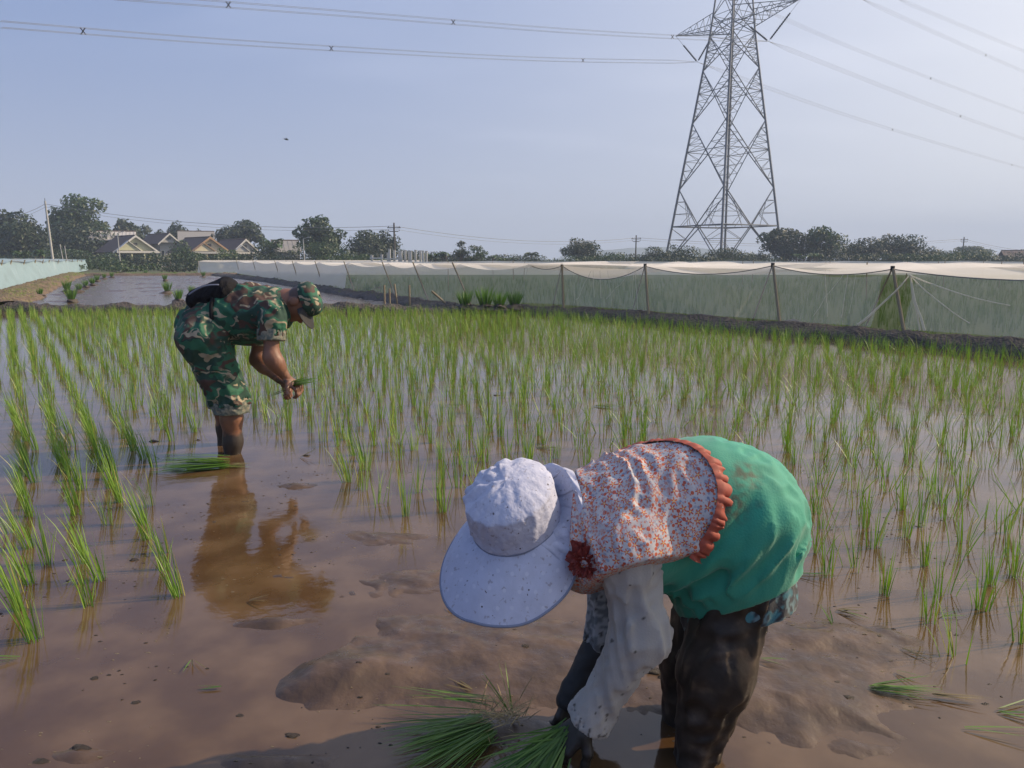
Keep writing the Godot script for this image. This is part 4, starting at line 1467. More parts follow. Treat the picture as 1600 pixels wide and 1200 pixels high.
func build_trees():
	rng.seed = 901
	var dk := Color(0.026, 0.048, 0.022)
	var md := Color(0.040, 0.075, 0.026)
	var lt := Color(0.070, 0.115, 0.032)
	var T := [
		["broad_tree", Vector3(-72.37, 8.38, -112.0), 6.37, "round", dk, "dark leafy tree cut by the left edge of the picture", 0.1],
		["broad_tree", Vector3(-66.53, 6.40, -108.0), 5.63, "round", dk, "dark tree beside the left utility pole, lower than its neighbours", 0.1],
		["rain_tree", Vector3(-67.02, 11.33, -122.0), 9.89, "spread", md, "largest spreading tree with layered crown, left of the houses", 0.12],
		["broad_tree", Vector3(-65.76, 6.97, -118.0), 10.77, "round", dk, "dense dark foliage tree filling in below the largest spreading tree", 0.02],
		["broad_tree", Vector3(-69.31, 8.60, -140.0), 5.02, "round", dk, "dark dome-shaped tree behind the long pale roof", 0.1],
		["broad_tree", Vector3(-69.48, 7.69, -150.0), 4.40, "open", dk, "ragged tree top between the pale roof and the small gable", 0.1],
		["broad_tree", Vector3(-65.65, 6.93, -146.0), 3.10, "round", dk, "low dark tree top left of the small narrow gable", 0.1],
		["broad_tree", Vector3(-64.10, 7.69, -150.0), 3.91, "round", dk, "rounded dark tree top behind the small narrow gable", 0.1],
		["broad_tree", Vector3(-63.05, 7.40, -158.0), 2.84, "round", dk, "small dark tree top behind the grey tile roof", 0.1],
		["broad_tree", Vector3(-41.96, 3.78, -100.0), 3.11, "round", md, "bushy green tree standing between yellow and cream houses", 0.1],
		["broad_tree", Vector3(-47.58, 6.92, -132.0), 3.88, "round", dk, "dark round tree top right of the grey tile roof", 0.2],
		["broad_tree", Vector3(-43.68, 7.77, -128.0), 4.80, "open", dk, "tall open-crowned tree behind the grey-white gabled house", 0.3],
		["broad_tree", Vector3(-36.21, 2.78, -98.0), 2.73, "open", lt, "light green small tree before the cream house porch", 0.25],
		["broad_tree", Vector3(-32.74, 4.05, -104.0), 2.89, "round", md, "green tree beside the grey-white gabled house", 0.1],
		["broad_tree", Vector3(-25.88, 7.24, -106.0), 5.52, "open", md, "tall leafy tree with narrow top right of the low grey roof", 0.12],
		["broad_tree", Vector3(-26.00, 5.84, -107.0), 4.19, "round", md, "dense middle of foliage just under the tall narrow-topped tree", 0.1],
		["broad_tree", Vector3(-22.69, 3.32, -94.0), 6.62, "round", md, "low wide tree spreading before the tall leafy tree", 0.04],
		["broad_tree", Vector3(-21.85, 5.52, -112.0), 5.67, "round", dk, "big dark tree left of the dark utility pole", 0.05],
		["broad_tree", Vector3(-18.89, 5.60, -114.0), 5.02, "round", dk, "big dark tree directly behind the dark utility pole", 0.05],
		["broad_tree", Vector3(-6.46, 3.62, -100.0), 1.80, "spread", dk, "small layered tree leaning left beyond the white net", 0.3],
		["broad_tree", Vector3(-4.88, 3.15, -101.0), 3.14, "spread", md, "low layered tree right behind the leaning one", 0.15],
		["broad_tree", Vector3(10.03, 4.61, -118.0), 5.02, "round", dk, "solitary round dark tree left of the pylon", 0.22],
		["broad_tree", Vector3(20.91, 3.18, -112.0), 3.67, "round", dk, "dark rounded tree at the left foot of the pylon", 0.05],
		["broad_tree", Vector3(24.36, 3.49, -114.0), 5.04, "round", dk, "dark tree just inside the pylon's left leg", 0.05],
		["broad_tree", Vector3(32.12, 3.06, -116.0), 5.70, "round", dk, "low dark tree in the middle beneath the pylon", 0.05],
		["broad_tree", Vector3(37.61, 2.90, -118.0), 3.29, "round", dk, "dark tree by the pylon's right leg", 0.05],
		["broad_tree", Vector3(42.50, 6.29, -122.0), 6.97, "open", dk, "open tree with sky gaps just right of the pylon", 0.25],
		["broad_tree", Vector3(42.37, 4.11, -121.0), 5.54, "round", dk, "dense low crown under the open tree right of the pylon", 0.05],
		["broad_tree", Vector3(47.46, 6.40, -120.0), 5.28, "open", md, "narrow tall tree second to the right of the pylon", 0.2],
		["broad_tree", Vector3(47.03, 3.88, -119.0), 6.43, "round", dk, "dark low tree beneath the narrow tall tree", 0.05],
		["broad_tree", Vector3(55.96, 4.68, -124.0), 6.08, "round", dk, "broad dark tree left in the right-hand grove", 0.05],
		["broad_tree", Vector3(61.75, 5.45, -126.0), 6.59, "round", dk, "tallest dark tree in the right-hand grove", 0.05],
		["broad_tree", Vector3(66.29, 3.59, -124.0), 5.89, "round", dk, "lower dark tree at the right end of the grove", 0.05],
		["rain_tree", Vector3(124.17, 4.87, -210.0), 8.94, "spread", md, "hazy umbrella-shaped tree far off beside the right utility pole", 0.4],
		["broad_tree", Vector3(118.88, 3.77, -180.0), 10.03, "round", dk, "hazy dark tree at the far right edge", 0.1]]
	for t in T:
		tree(t[0], t[1], t[2], t[3], t[4], t[5], t[6])
	var S := [
		[Vector3(-62.72, 2.33, -100.0), 9.02, dk, "dark shrubs under the trees behind the blue net"], [Vector3(-56.83, 2.68, -102.0), 6.69, md, "green shrubs at the foot of the largest spreading tree"],
		[Vector3(-48.53, 1.80, -92.0), 4.38, md, "yellowish green shrub at the far end of the blue net"], [Vector3(-43.16, 1.54, -84.0), 2.48, md, "rounded dark bush left of the thin lamp pole"],
		[Vector3(-41.72, 1.91, -88.0), 4.91, dk, "hedge in front of the yellow house porch"], [Vector3(-38.96, 2.15, -90.0), 5.02, md, "leafy hedge between yellow and cream houses"],
		[Vector3(-37.40, 0.91, -74.0), 5.47, md, "low weedy bushes on the far bank left of the houses"], [Vector3(-33.10, 0.96, -76.0), 6.25, dk, "low weedy bushes on the far bank below the houses"],
		[Vector3(-35.73, 1.86, -90.0), 2.95, dk, "dark bush left of the cream house porch"], [Vector3(-32.52, 2.05, -96.0), 5.83, dk, "dark hedge before the grey-white gabled house"],
		[Vector3(-27.25, 2.43, -95.0), 5.29, dk, "dark hedge before the low grey-roofed house"], [Vector3(-17.72, 1.93, -90.0), 5.91, md, "bright shrub right of the low wide tree"],
		[Vector3(-8.96, 1.87, -104.0), 5.97, dk, "dark shrubs right of the white columns"], [Vector3(-2.61, 1.71, -106.0), 5.22, dk, "low shrubs under the layered trees"],
		[Vector3(3.16, 1.37, -110.0), 6.32, dk, "low hedge near the small palm"], [Vector3(8.73, 1.91, -112.0), 6.43, md, "shrubs at the foot of the solitary round tree"],
		[Vector3(14.70, 2.10, -112.0), 7.35, md, "shrubs around the middle utility pole"], [Vector3(19.50, 1.63, -108.0), 7.09, dk, "low hedge left of the pylon foot"],
		[Vector3(26.15, 1.72, -108.0), 6.20, dk, "low hedge beneath the pylon"], [Vector3(32.80, 1.54, -108.0), 7.09, dk, "low hedge right beneath the pylon"],
		[Vector3(50.51, 2.28, -112.0), 9.18, dk, "dark undergrowth under the right-hand grove"], [Vector3(58.34, 2.10, -112.0), 8.27, md, "lighter undergrowth under the grove's right end"],
		[Vector3(68.88, 2.35, -120.0), 5.90, md, "leafy hedge left of the far right utility pole"], [Vector3(73.85, 1.86, -120.0), 5.91, dk, "low hedge by the far right house"]]
	for s in S:
		tree("leafy_shrub", s[0], s[1], "shrub", s[2], s[3], 0.0)
	for f in [[Vector3(-17.69, 2.94, -108.0), 7.08, dk, "dark tree line directly behind the white columns"], [Vector3(-11.39, 2.46, -112.0), 7.35, dk, "low dark tree line right of the white columns"], [Vector3(-1.43, 2.03, -116.0), 8.56, dk, "low dark tree line behind the layered trees"], [Vector3(55.53, 3.87, -128.0), 6.29, dk, "dark trees filling the gap left of the right-hand grove"], [Vector3(74.57, 2.97, -130.0), 8.52, md, "trees filling the gap right of the right-hand grove"], [Vector3(85.70, 2.59, -134.0), 8.79, dk, "low trees behind the far right house"], [Vector3(16.81, 2.47, -122.0), 8.80, dk, "low trees between the solitary tree and the pylon"], [Vector3(33.56, 2.39, -124.0), 10.17, dk, "low trees behind the pylon's feet"]]:
		tree("leafy_shrub", f[0], f[1], "shrub", f[2], f[3], 0.0)
	banana(Vector3(-55.26, 2.95, -90.0), 4.42, "banana plants between the blue net and dark trees", 5)
	banana(Vector3(-34.14, 4.91, -110.0), 3.59, "tall banana clump behind the low grey-roofed house", 6)
	banana(Vector3(-33.27, 4.74, -116.0), 3.60, "banana clump above the low grey roof", 5)
	banana(Vector3(-9.50, 2.65, -100.0), 3.28, "banana plants right of the white columns", 5)
	banana(Vector3(-1.97, 2.17, -100.0), 3.28, "banana plants beyond the net right of the layered trees", 4)
	banana(Vector3(41.31, 2.64, -112.0), 9.18, "banana plants under the trees right of the pylon", 5)
	palm(Vector3(2.81, 2.52, -118.0), 3.29, "small palm standing alone above the net between shrubs")

# ---------------------------------------------------------------- the planter in the green shirt
func hem_cut(d: float, pl: Plane, p: Vector3, wall: float, deep: float) -> float:
	# trims a garment at a plane and hollows its mouth
	var s := pl.distance_to(p)
	var r := maxf(d, s)
	return maxf(r, -maxf(d + wall, -s - deep))

func folds(p: Vector3, along: Vector3, freq: float, stretch: float, amp: float, offs: float) -> float:
	# cloth folds running along a direction: ridged noise squeezed across it
	var a := p.dot(along)
	var q := (p - along * a) * freq + along * (a * freq * stretch)
	var n := noise2.get_noise_3d(q.x + offs, q.y, q.z)
	return amp * (absf(n) * 1.6 - 0.5)

func bend_mesh(fn: Callable, bb: AABB, cell: float, paint = null) -> ArrayMesh:
	var g := Geo.new()
	solid(g, fn, bb, cell, paint)
	return g.mesh()

func build_woman():
	var base := Vector3(0.42, 0.0, -1.85)
	var root := thing("person", base, "bending planter in green shirt, floral cape and wide lilac sun hat", "person", "people planting rice")
	var o := -base
	# joints
	var sh := Vector3(0.222, 0.579, -1.850)
	var ch := Vector3(0.323, 0.595, -1.860)
	var mi := Vector3(0.473, 0.619, -1.870)
	var hp := Vector3(0.555, 0.599, -1.870)
	var hm := Vector3(0.583, 0.416, -1.855)
	var neck := Vector3(0.128, 0.579, -1.840)
	var head := Vector3(0.024, 0.565, -1.810)
	var nsh := Vector3(0.277, 0.565, -1.715)
	var nel := Vector3(0.307, 0.377, -1.700)
	var nwr := Vector3(0.187, 0.117, -1.750)
	var fsh := Vector3(0.275, 0.433, -1.990)
	var fel := Vector3(0.265, 0.238, -1.990)
	var fwr := Vector3(0.172, 0.087, -1.950)
	var nhp := Vector3(0.563, 0.473, -1.820)
	var nkn := Vector3(0.506, 0.237, -1.775)
	var nan := Vector3(0.458, -0.045, -1.770)
	var fhp := Vector3(0.559, 0.418, -1.960)
	var fkn := Vector3(0.498, 0.171, -1.955)
	var fan := Vector3(0.469, -0.104, -1.950)
	# body: one surface, limbs tapered, feet sunk in the mud
	var bs := [bone(sh, ch, 0.085, 0.125), bone(ch, mi, 0.125, 0.135), bone(mi, hp, 0.135, 0.14), bone(sh, neck, 0.06, 0.05), bone(neck, head, 0.05, 0.05),
		bone(sh, nsh, 0.06, 0.05), bone(nsh, nel, 0.048, 0.040), bone(nel, nwr, 0.040, 0.026), bone(sh, fsh, 0.06, 0.05), bone(fsh, fel, 0.048, 0.040), bone(fel, fwr, 0.040, 0.027),
		bone(hp, nhp, 0.11, 0.07), bone(nhp, nkn, 0.07, 0.055), bone(nkn, nan, 0.058, 0.036), bone(nan, nan + Vector3(-0.01, -0.12, 0), 0.036, 0.034), bone(nan + Vector3(-0.01, -0.12, 0), nan + Vector3(-0.15, -0.14, 0.03), 0.034, 0.028),
		bone(hp, fhp, 0.11, 0.07), bone(fhp, fkn, 0.07, 0.055), bone(fkn, fan, 0.058, 0.036), bone(fan, fan + Vector3(-0.01, -0.12, 0), 0.036, 0.034), bone(fan + Vector3(-0.01, -0.12, 0), fan + Vector3(-0.15, -0.14, -0.03), 0.034, 0.028)]
	var skin_c := Color(0.17, 0.085, 0.05)
	var mudc := Color(0.022, 0.017, 0.014)
	var skin := func(p: Vector3) -> Color:
		var k := 0.9 + 0.2 * noise2.get_noise_3d(p.x * 30, p.y * 30, p.z * 30)
		var m := clampf((0.36 - p.y) * 12.0 + 0.8 * noise2.get_noise_3d(p.x * 22, p.y * 22, p.z * 22), 0.0, 1.0) if p.x < 0.5 else 1.0
		return (skin_c * k).lerp(mudc * (0.7 + 0.9 * absf(noise.get_noise_3d(p.x * 18, p.y * 18, p.z * 18))), m)
	var g := Geo.new()
	solid(g, func(p): return field(bs, 0.05, p), bounds(bs, 0.02), 0.013, skin)
	var hn := hand_bones(nwr, Vector3(0.116, 0.044, -1.760) - nwr, Vector3(-0.25, 0.75, 0.6), 0.98, [0.5, 0.7, 0.5], -1.0)
	solid(g, func(p): return field(hn, 0.010, p), bounds(hn, 0.012), 0.0042, skin)
	var hf := hand_bones(fwr, Vector3(0.147, 0.001, -1.930) - fwr, Vector3(0.55, 0.1, 0.9), 0.95, [0.35, 0.5, 0.4], -1.0)
	solid(g, func(p): return field(hf, 0.010, p), bounds(hf, 0.012), 0.0042, skin)
	# head turned down and towards the left front
	var U := Vector3(-0.20, 0.86, 0.42).normalized()
	var F := Vector3(-0.42, -0.55, 0.70)
	F = (F - U * F.dot(U)).normalized()
	var hb := AABB(head - Vector3.ONE * 0.15, Vector3.ONE * 0.3)
	solid(g, func(p): return head_field(p, head, U, F, 0.95), hb, 0.007, skin)
	put(g.mesh(), "body", M.skin, root, o)

	# green shirt
	var tb := [bone(sh, ch, 0.118, 0.155), bone(ch, mi, 0.152, 0.172), bone(mi, hp, 0.172, 0.168), bone(hp, hm, 0.165, 0.132), bone(hm, hm + Vector3(-0.02, -0.05, 0), 0.132, 0.130), bone(sh, nsh, 0.075, 0.055), bone(sh, fsh, 0.075, 0.055)]
	var pn := plane_of(Vector3(0.157, 0.714, -1.860), Vector3(0.137, 0.536, -1.740), Vector3(0.174, 0.539, -2.000), ch)
	var pe := plane_of(Vector3(0.375, 0.565, -1.700), Vector3(0.360, 0.768, -1.860), Vector3(0.245, 0.754, -1.980), sh)
	var hemp := plane_of(Vector3(0.465, 0.396, -1.720), Vector3(0.687, 0.470, -1.800), Vector3(0.502, 0.346, -2.000), hp)
	var fd1 := (Vector3(0.398, 0.496, -1.740) - Vector3(0.599, 0.711, -1.760)).normalized()
	var fd2 := (Vector3(0.629, 0.446, -1.760) - Vector3(0.659, 0.707, -1.800)).normalized()
	var pinch := Vector3(0.581, 0.702, -1.725)
	var shirt_f := func(p: Vector3) -> float:
		var d := field(tb, 0.075, p)
		if d > 0.06: return d
		var wgt := clampf((pe.distance_to(p) - 0.03) * 12.0, 0.0, 1.0)
		var low := clampf((mi.y + 0.12 - p.y) * 6.0, 0.3, 1.0)
		low *= clampf(-hemp.distance_to(p) * 16.0, 0.15, 1.0)
		d += wgt * low * (folds(p, fd1, 15.0, 0.13, 0.024, 3.0) + folds(p, fd2, 22.0, 0.12, 0.008, 8.0))
		# sharp creases running from the hip
		var q := p - pinch
		for c in [[fd1, 0.0, 0.30], [fd2, 0.0, 0.26], [(fd1 + fd2 * 0.9).normalized(), 0.012, 0.28]]:
			var t: float = q.dot(c[0])
			if t > -0.03 and t < c[2]:
				var e: float = (q - c[0] * t + Vector3(0, c[1] + 0.03 * sin(t * 11.0), 0)).length()
				var side: float = (q - c[0] * t).y
				d += (0.010 * exp(-pow((side - 0.012) / 0.010, 2.0)) - 0.008 * exp(-pow((side + 0.010) / 0.012, 2.0))) * sin(PI * clampf((t + 0.03) / (c[2] + 0.03), 0, 1)) * clampf(1.0 - e * 4.0, 0, 1)
		return maxf(maxf(d, hemp.distance_to(p)), pn.distance_to(p) + 0.02)
	var stain_at := [[Vector3(0.625, 0.707, -1.760), 0.014], [Vector3(0.635, 0.691, -1.760), 0.010], [Vector3(0.550, 0.753, -1.740), 0.05], [Vector3(0.500, 0.692, -1.700), 0.06], [Vector3(0.570, 0.685, -1.720), 0.02]]
	var shirt_c := func(p: Vector3) -> Color:
		var c := Color(0.018, 0.225, 0.15) * (1.0 + 0.16 * noise.get_noise_3d(p.x * 6, p.y * 6, p.z * 6))
		for s in stain_at:
			var m: float = clampf(1.0 - (p - s[0]).length() / s[1], 0, 1) * clampf(0.5 + 1.4 * noise.get_noise_3d(p.x * 45, p.y * 45, p.z * 45), 0, 1)
			c = c.lerp(Color(0.045, 0.05, 0.03), clampf(m * (2.4 if s[1] < 0.03 else 1.7), 0, 0.85))
		return c
	put(bend_mesh(shirt_f, bounds(tb, 0.03), 0.0075, shirt_c), "shirt", M.shirt_stain, root, o)

	# patterned undershirt showing below the hem
	var ub := [bone(hp, hm, 0.145, 0.121), bone(hm, hm + Vector3(-0.025, -0.07, 0.0), 0.121, 0.122)]
	var up := plane_of(Vector3(0.468, 0.344, -1.720), Vector3(0.685, 0.385, -1.800), Vector3(0.505, 0.289, -2.000), hp)
	var under_c := func(p: Vector3) -> Color:
		var n := noise.get_noise_3d(p.x * 26 + p.y * 14, p.y * 26, p.z * 26)
		var m := noise2.get_noise_3d(p.x * 60 + 4, p.y * 34, p.z * 40)
		if n > 0.16: return Color(0.03, 0.14, 0.17)
		if m > 0.35: return Color(0.10, 0.17, 0.19)
		return Color(0.009, 0.012, 0.022)
	put(bend_mesh(func(p): return maxf(field(ub, 0.06, p) + folds(p, fd2, 16.0, 0.15, 0.010, 5.0), up.distance_to(p)), bounds(ub, 0.02), 0.0075, under_c), "undershirt", M.painted_cloth, root, o)

	# wet dark trousers
	var pb := [bone(hp + Vector3(0, -0.05, 0), nhp, 0.10, 0.102), bone(nhp, nkn, 0.096, 0.090), bone(nkn, nan, 0.088, 0.046), bone(nan, nan + Vector3(-0.005, -0.07, 0), 0.047, 0.045),
		bone(hp + Vector3(0, -0.05, 0), fhp, 0.10, 0.10), bone(fhp, fkn, 0.10, 0.085), bone(fkn, fan, 0.085, 0.05), bone(fan, fan + Vector3(-0.005, -0.07, 0), 0.05, 0.045)]
	var ld := (nan - nhp).normalized()
	put(bend_mesh(func(p): return maxf(-hemp.distance_to(p) - 0.05, field(pb, 0.035, p) + folds(p, ld, 15.0, 0.22, 0.010, 2.0) + folds(p, Vector3(0.9, 0.3, 0.2).normalized(), 13.0, 0.5, 0.006, 12.0)), bounds(pb, 0.02), 0.0075), "trousers", M.trousers, root, o)

	# sleeves
	var spots := func(p: Vector3, c: Color, cuff: Vector3, reach: float) -> Color:
		var near := clampf(1.0 - (p - cuff).length() / reach, 0.0, 1.0)
		var n := noise2.get_noise_3d(p.x * 52, p.y * 52, p.z * 52)
		return c.lerp(Color(0.035, 0.028, 0.025), 1.0 if n > 0.82 - 0.62 * near else 0.0)
	var cuff := nwr + (nel - nwr) * 0.06
	var nb := [bone(nsh + Vector3(-0.005, 0.05, -0.03), nsh + Vector3(-0.005, 0.0, -0.005), 0.066, 0.067), bone(nsh + Vector3(-0.005, 0.0, -0.005), nel, 0.067, 0.060), bone(nel, cuff, 0.058, 0.046), bone(cuff, nwr, 0.046, 0.045)]
	var cutp := Plane((nwr - nel).normalized(), cuff + (nwr - nel).normalized() * 0.012)
	var ad := (nel - nsh).normalized()
	var crease := nel + Vector3(0.0, -0.01, 0.05)
	var sleeve_f := func(p: Vector3) -> float:
		var d := field(nb, 0.05, p)
		d += folds(p, ad, 17.0, 0.2, 0.012, 1.0) * clampf(1.2 - (p - nel).length() * 3.0, 0.25, 1.0) + folds(p, Vector3(0.8, 0.5, 0.1).normalized(), 17.0, 0.4, 0.004, 4.0)
		return hem_cut(d, cutp, p, 0.008, 0.03)
	put(bend_mesh(sleeve_f, bounds(nb, 0.02), 0.006, func(p): return spots.call(p, Color(0.31, 0.30, 0.285) * (1.0 + 0.18 * noise.get_noise_3d(p.x * 9, p.y * 9, p.z * 9)), cuff, 0.10)), "sleeve", M.painted_cloth, root, o)
	var fmid := fel.lerp(fwr, 0.22)
	var fb := [bone(fsh, fel, 0.066, 0.056), bone(fel, fmid, 0.056, 0.047)]
	var cutf := Plane((fwr - fel).normalized(), fmid + (fwr - fel).normalized() * 0.02)
	var grey_c := func(p: Vector3) -> Color:
		var n := noise.get_noise_3d(p.x * 40, p.y * 40, p.z * 40)
		return Color(0.24, 0.25, 0.26) if n > 0.0 else Color(0.10, 0.11, 0.125)
	put(bend_mesh(func(p): return hem_cut(field(fb, 0.04, p) + folds(p, ad, 15.0, 0.3, 0.009, 6.0), cutf, p, 0.008, 0.03), bounds(fb, 0.02), 0.0075, func(p): return spots.call(p, grey_c.call(p), fmid, 0.10)), "sleeve", M.painted_cloth, root, o)
	var bb2 := [bone(fmid, fwr, 0.046, 0.034), bone(fwr, fwr + (fwr - fel).normalized() * 0.035, 0.034, 0.033)]
	put(bend_mesh(func(p): return field(bb2, 0.02, p) + folds(p, Vector3.RIGHT, 20.0, 0.5, 0.004, 6.0), bounds(bb2, 0.02), 0.0075), "arm_cover", M.black, root, o)

	# floral cape over the shoulders
	var pb2 := plane_of(Vector3(0.196, 0.494, -1.710), Vector3(0.440, 0.571, -1.700), Vector3(0.349, 0.345, -1.980), Vector3(0.303, 0.692, -1.850))
	var axis := (mi - sh).normalized()
	var cb := [bone(sh - axis * 0.05, sh, 0.115, 0.118), bone(sh, nsh, 0.085, 0.076), bone(nsh, nsh.lerp(nel, 0.35), 0.076, 0.074), bone(fsh, fsh.lerp(fel, 0.35), 0.076, 0.074)] + tb
	var cape_f := func(p: Vector3) -> float:
		var d := field(cb, 0.075, p) - 0.014
		if d > 0.06: return d
		var s := (p - sh).dot(axis)
		var up_ := (p.y - ch.y)
		var t := s - 0.9 * (up_ - 0.05) * (up_ - 0.05) * 2.2 + 0.05 * noise2.get_noise_3d(p.x * 5, p.y * 5, p.z * 5)
		var wv := fmod(t * 21.0 + 20.0, 1.0)
		var ridge := exp(-pow((wv - 0.5) / 0.17, 2.0))
		var amt := clampf(0.55 + 0.9 * noise2.get_noise_3d(floor(t * 21.0 + 20.0) * 3.7, p.y * 1.8, p.z * 1.2), 0.0, 1.0) * clampf((p.y - ch.y + 0.13) * 8.0, 0.1, 1.0)
		d -= 0.013 * ridge * amt
		d += folds(p, Vector3(0.25, -1, 0.1).normalized(), 16.0, 0.15, 0.005, 9.0)
		return maxf(maxf(d, pe.distance_to(p)), maxf(pb2.distance_to(p), pn.distance_to(p)))
	var cape := put(bend_mesh(cape_f, AABB(sh - Vector3(0.16, 0.26, 0.28), Vector3(0.50, 0.56, 0.56)), 0.0065), "cape", M.floral, root, o)
	cape.set_meta("label", "white shoulder cape printed with orange flowers")
	# ruffle along its edge: rays from the spine to the cloth in the edge plane
	var cen := ch.lerp(mi, 0.5)
	cen -= pe.normal * pe.distance_to(cen)
	var e1 := (Vector3.UP - pe.normal * pe.normal.y).normalized()
	var e2 := pe.normal.cross(e1)
	var rg := Geo.new()
	var N := 260
	var rows := 6
	var cnt := 0
	for i in N:
		var a := lerpf(-2.15, 2.15, i / float(N - 1))
		var dir := e1 * cos(a) + e2 * sin(a)
		var t := 0.02
		for k in 40:
			var dd: float = field(cb, 0.075, cen + dir * t) - 0.014
			if absf(dd) < 0.0005: break
			t -= dd * 0.8 if dd > 0 else dd * 0.8
		var p := cen + dir * t
		if pb2.distance_to(p) > 0.012: continue
		var w := 0.042 + 0.008 * noise2.get_noise_3d(a * 9.0, 0, 0)
		for k in rows:
			var v := k / float(rows - 1)
			var ph := a * 36.0 + 4.5 * noise2.get_noise_3d(a * 6.0, 3.0, 0)
			g = rg
			rg.v.append(p + pe.normal * (v * w - 0.016) + dir * (-0.005 + 0.011 * minf(v * 4.0, 1.0) - 0.004 * v + (0.0005 + 0.0062 * v) * sin(ph)) + dir.cross(pe.normal) * 0.006 * v * cos(ph))
		cnt += 1
	for i in cnt - 1:
		for k in rows - 1:
			rg.quad(i * rows + k, i * rows + k + 1, (i + 1) * rows + k + 1, (i + 1) * rows + k)
	put(rg.mesh(), "ruffle", M.ruffle, cape)
	# rosette pinned below the chin: crumpled petals wound round a centre
	var rc := Vector3(0.170, 0.570, -1.672)
	var rn := Vector3(-0.35, -0.05, 0.93).normalized()
	var rx := rn.cross(Vector3.UP).normalized()
	var ry := rx.cross(rn)
	for ring in 5:
		var pr := Geo.new()
		var R: float = [0.013, 0.022, 0.032, 0.041, 0.047][ring]
		for i in 49:
			var a := TAU * i / 48.0
			var c := rx * cos(a) + ry * sin(a)
			for k in 4:
				var v := k / 3.0
				var wob := 0.5 * sin(a * (5 + ring) + ring * 1.7) + 1.7 * noise2.get_noise_3d(cos(a) * 3 + ring * 5, sin(a) * 3, v * 2)
				var rad := R * (0.45 + 0.55 * v) * (1.0 + 0.16 * wob * v)
				pr.v.append(rc + c * rad + rn * (0.028 - ring * 0.008 + v * (0.016 - ring * 0.004) + 0.012 * v * noise2.get_noise_3d(cos(a) * 5 + ring * 3, sin(a) * 5, 2.0)))
		for i in 48:
			for k in 3:
				pr.quad(i * 4 + k, i * 4 + k + 1, i * 4 + k + 5, i * 4 + k + 4)
		put(pr.mesh(), "rosette_petal", M.rosette, cape)

	# sun hat
	var hs := Vector3(0.009, 0.633, -1.800)
	var R_ := U.cross(F).normalized()
	var hat := Node3D.new()
	hat.name = "sun_hat"
	root.add_child(hat)
	hat.position = o
	hat.set_meta("label", "lilac-grey cotton sun hat with long visor and neck flap")
	var hg := Geo.new()
	var prof := [[-0.012, 0.103], [-0.004, 0.1055], [0.004, 0.103], [0.015, 0.1035], [0.03, 0.104], [0.045, 0.1035], [0.06, 0.1025], [0.072, 0.1010], [0.080, 0.0995], [0.086, 0.0960], [0.093, 0.088], [0.101, 0.076], [0.108, 0.061], [0.113, 0.045], [0.116, 0.03], [0.118, 0.014], [0.118, 0.0]]
	var seg_n := 96
	for j in prof.size():
		for i in seg_n:
			var a := TAU * i / seg_n
			var dir := F * cos(a) * 1.06 + R_ * sin(a) * 0.96
			var y: float = prof[j][0]
			var rr: float = prof[j][1] * 1.08
			var wr := noise.get_noise_3d(cos(a) * 2.2 + 3, y * 16, sin(a) * 2.2)
			var wr2 := noise2.get_noise_3d(cos(a) * 5.0, y * 14 + 4, sin(a) * 5.0)
			var seam := 0.0035 * exp(-pow((y - 0.085) / 0.004, 2.0))
			for cr in [[-1.05, 0.010], [-1.45, 0.012], [-1.95, 0.009], [-2.5, 0.008], [1.0, 0.005]]:
				var da: float = angle_difference(a, cr[0] + 0.10 * sin(y * 40.0 + cr[0] * 5.0))
				rr += 0.8 * cr[1] * (exp(-pow(da / 0.075, 2.0)) - 0.8 * exp(-pow((da - 0.17) / 0.09, 2.0))) * clampf((y - 0.015) * 25.0, 0.0, 1.0) * clampf((0.112 - y) * 40.0, 0.0, 1.0)
			# dents pressed into the right side of the crown
			var side := clampf(-sin(a) * 1.3 + 0.2, 0.0, 1.0)
			var amp := 0.3 + 0.9 * side
			hg.v.append(hs + U * (y + (0.010 * noise2.get_noise_3d(cos(a) * rr * 34.0, 2.0, sin(a) * rr * 34.0) * amp * clampf((y - 0.07) * 30.0, 0.0, 1.0))) + dir * (rr + (0.006 * wr * amp + 0.003 * wr2 + seam) * (1.0 if y > 0.01 else 0.2) * pow(rr / 0.1, 2.5)))
	for j in prof.size() - 1:
		for i in seg_n:
			var i2 := (i + 1) % seg_n
			hg.quad(j * seg_n + i, j * seg_n + i2, (j + 1) * seg_n + i2, (j + 1) * seg_n + i)
	put(hg.mesh(), "crown", M.hat, hat)
	var band := Geo.new()
	var bp := []
	for i in 65:
		var a := TAU * i / 64.0
		bp.append(hs - U * 0.010 + (F * cos(a) * 1.06 + R_ * sin(a) * 0.96) * 0.1115)
	tube(band, bp, [0.0032], 6, false)
	put(band.mesh(), "seam", M.piping, hat)
	# visor: a curved two-faced sheet springing from the seam
	var vg := Geo.new()
	var NA := 72
	var NR := 14
	var rim := []
	for face in 2:
		for i in NA + 1:
			var a := lerpf(-1.95, 1.95, i / float(NA))
			var L := 0.128 * pow(maxf(cos(a / 1.95 * PI * 0.5), 0.0), 0.85) + 0.004
			var d0 := F * cos(a) * 1.06 + R_ * sin(a) * 0.96
			for k in NR + 1:
				var v := k / float(NR)
				var p := hs - U * 0.010 + d0 * (0.110 + L * v)
				p -= U * (L * v * 0.42 + 0.25 * L * v * v * absf(sin(a)) + 0.02 * v * v) - U * 0.004 * noise2.get_noise_3d(a * 1.5, v * 2.0, 3.0)
				if face == 1: p -= U * 0.004
				vg.v.append(p)
				if k == NR and face == 0: rim.append(p - U * 0.002)
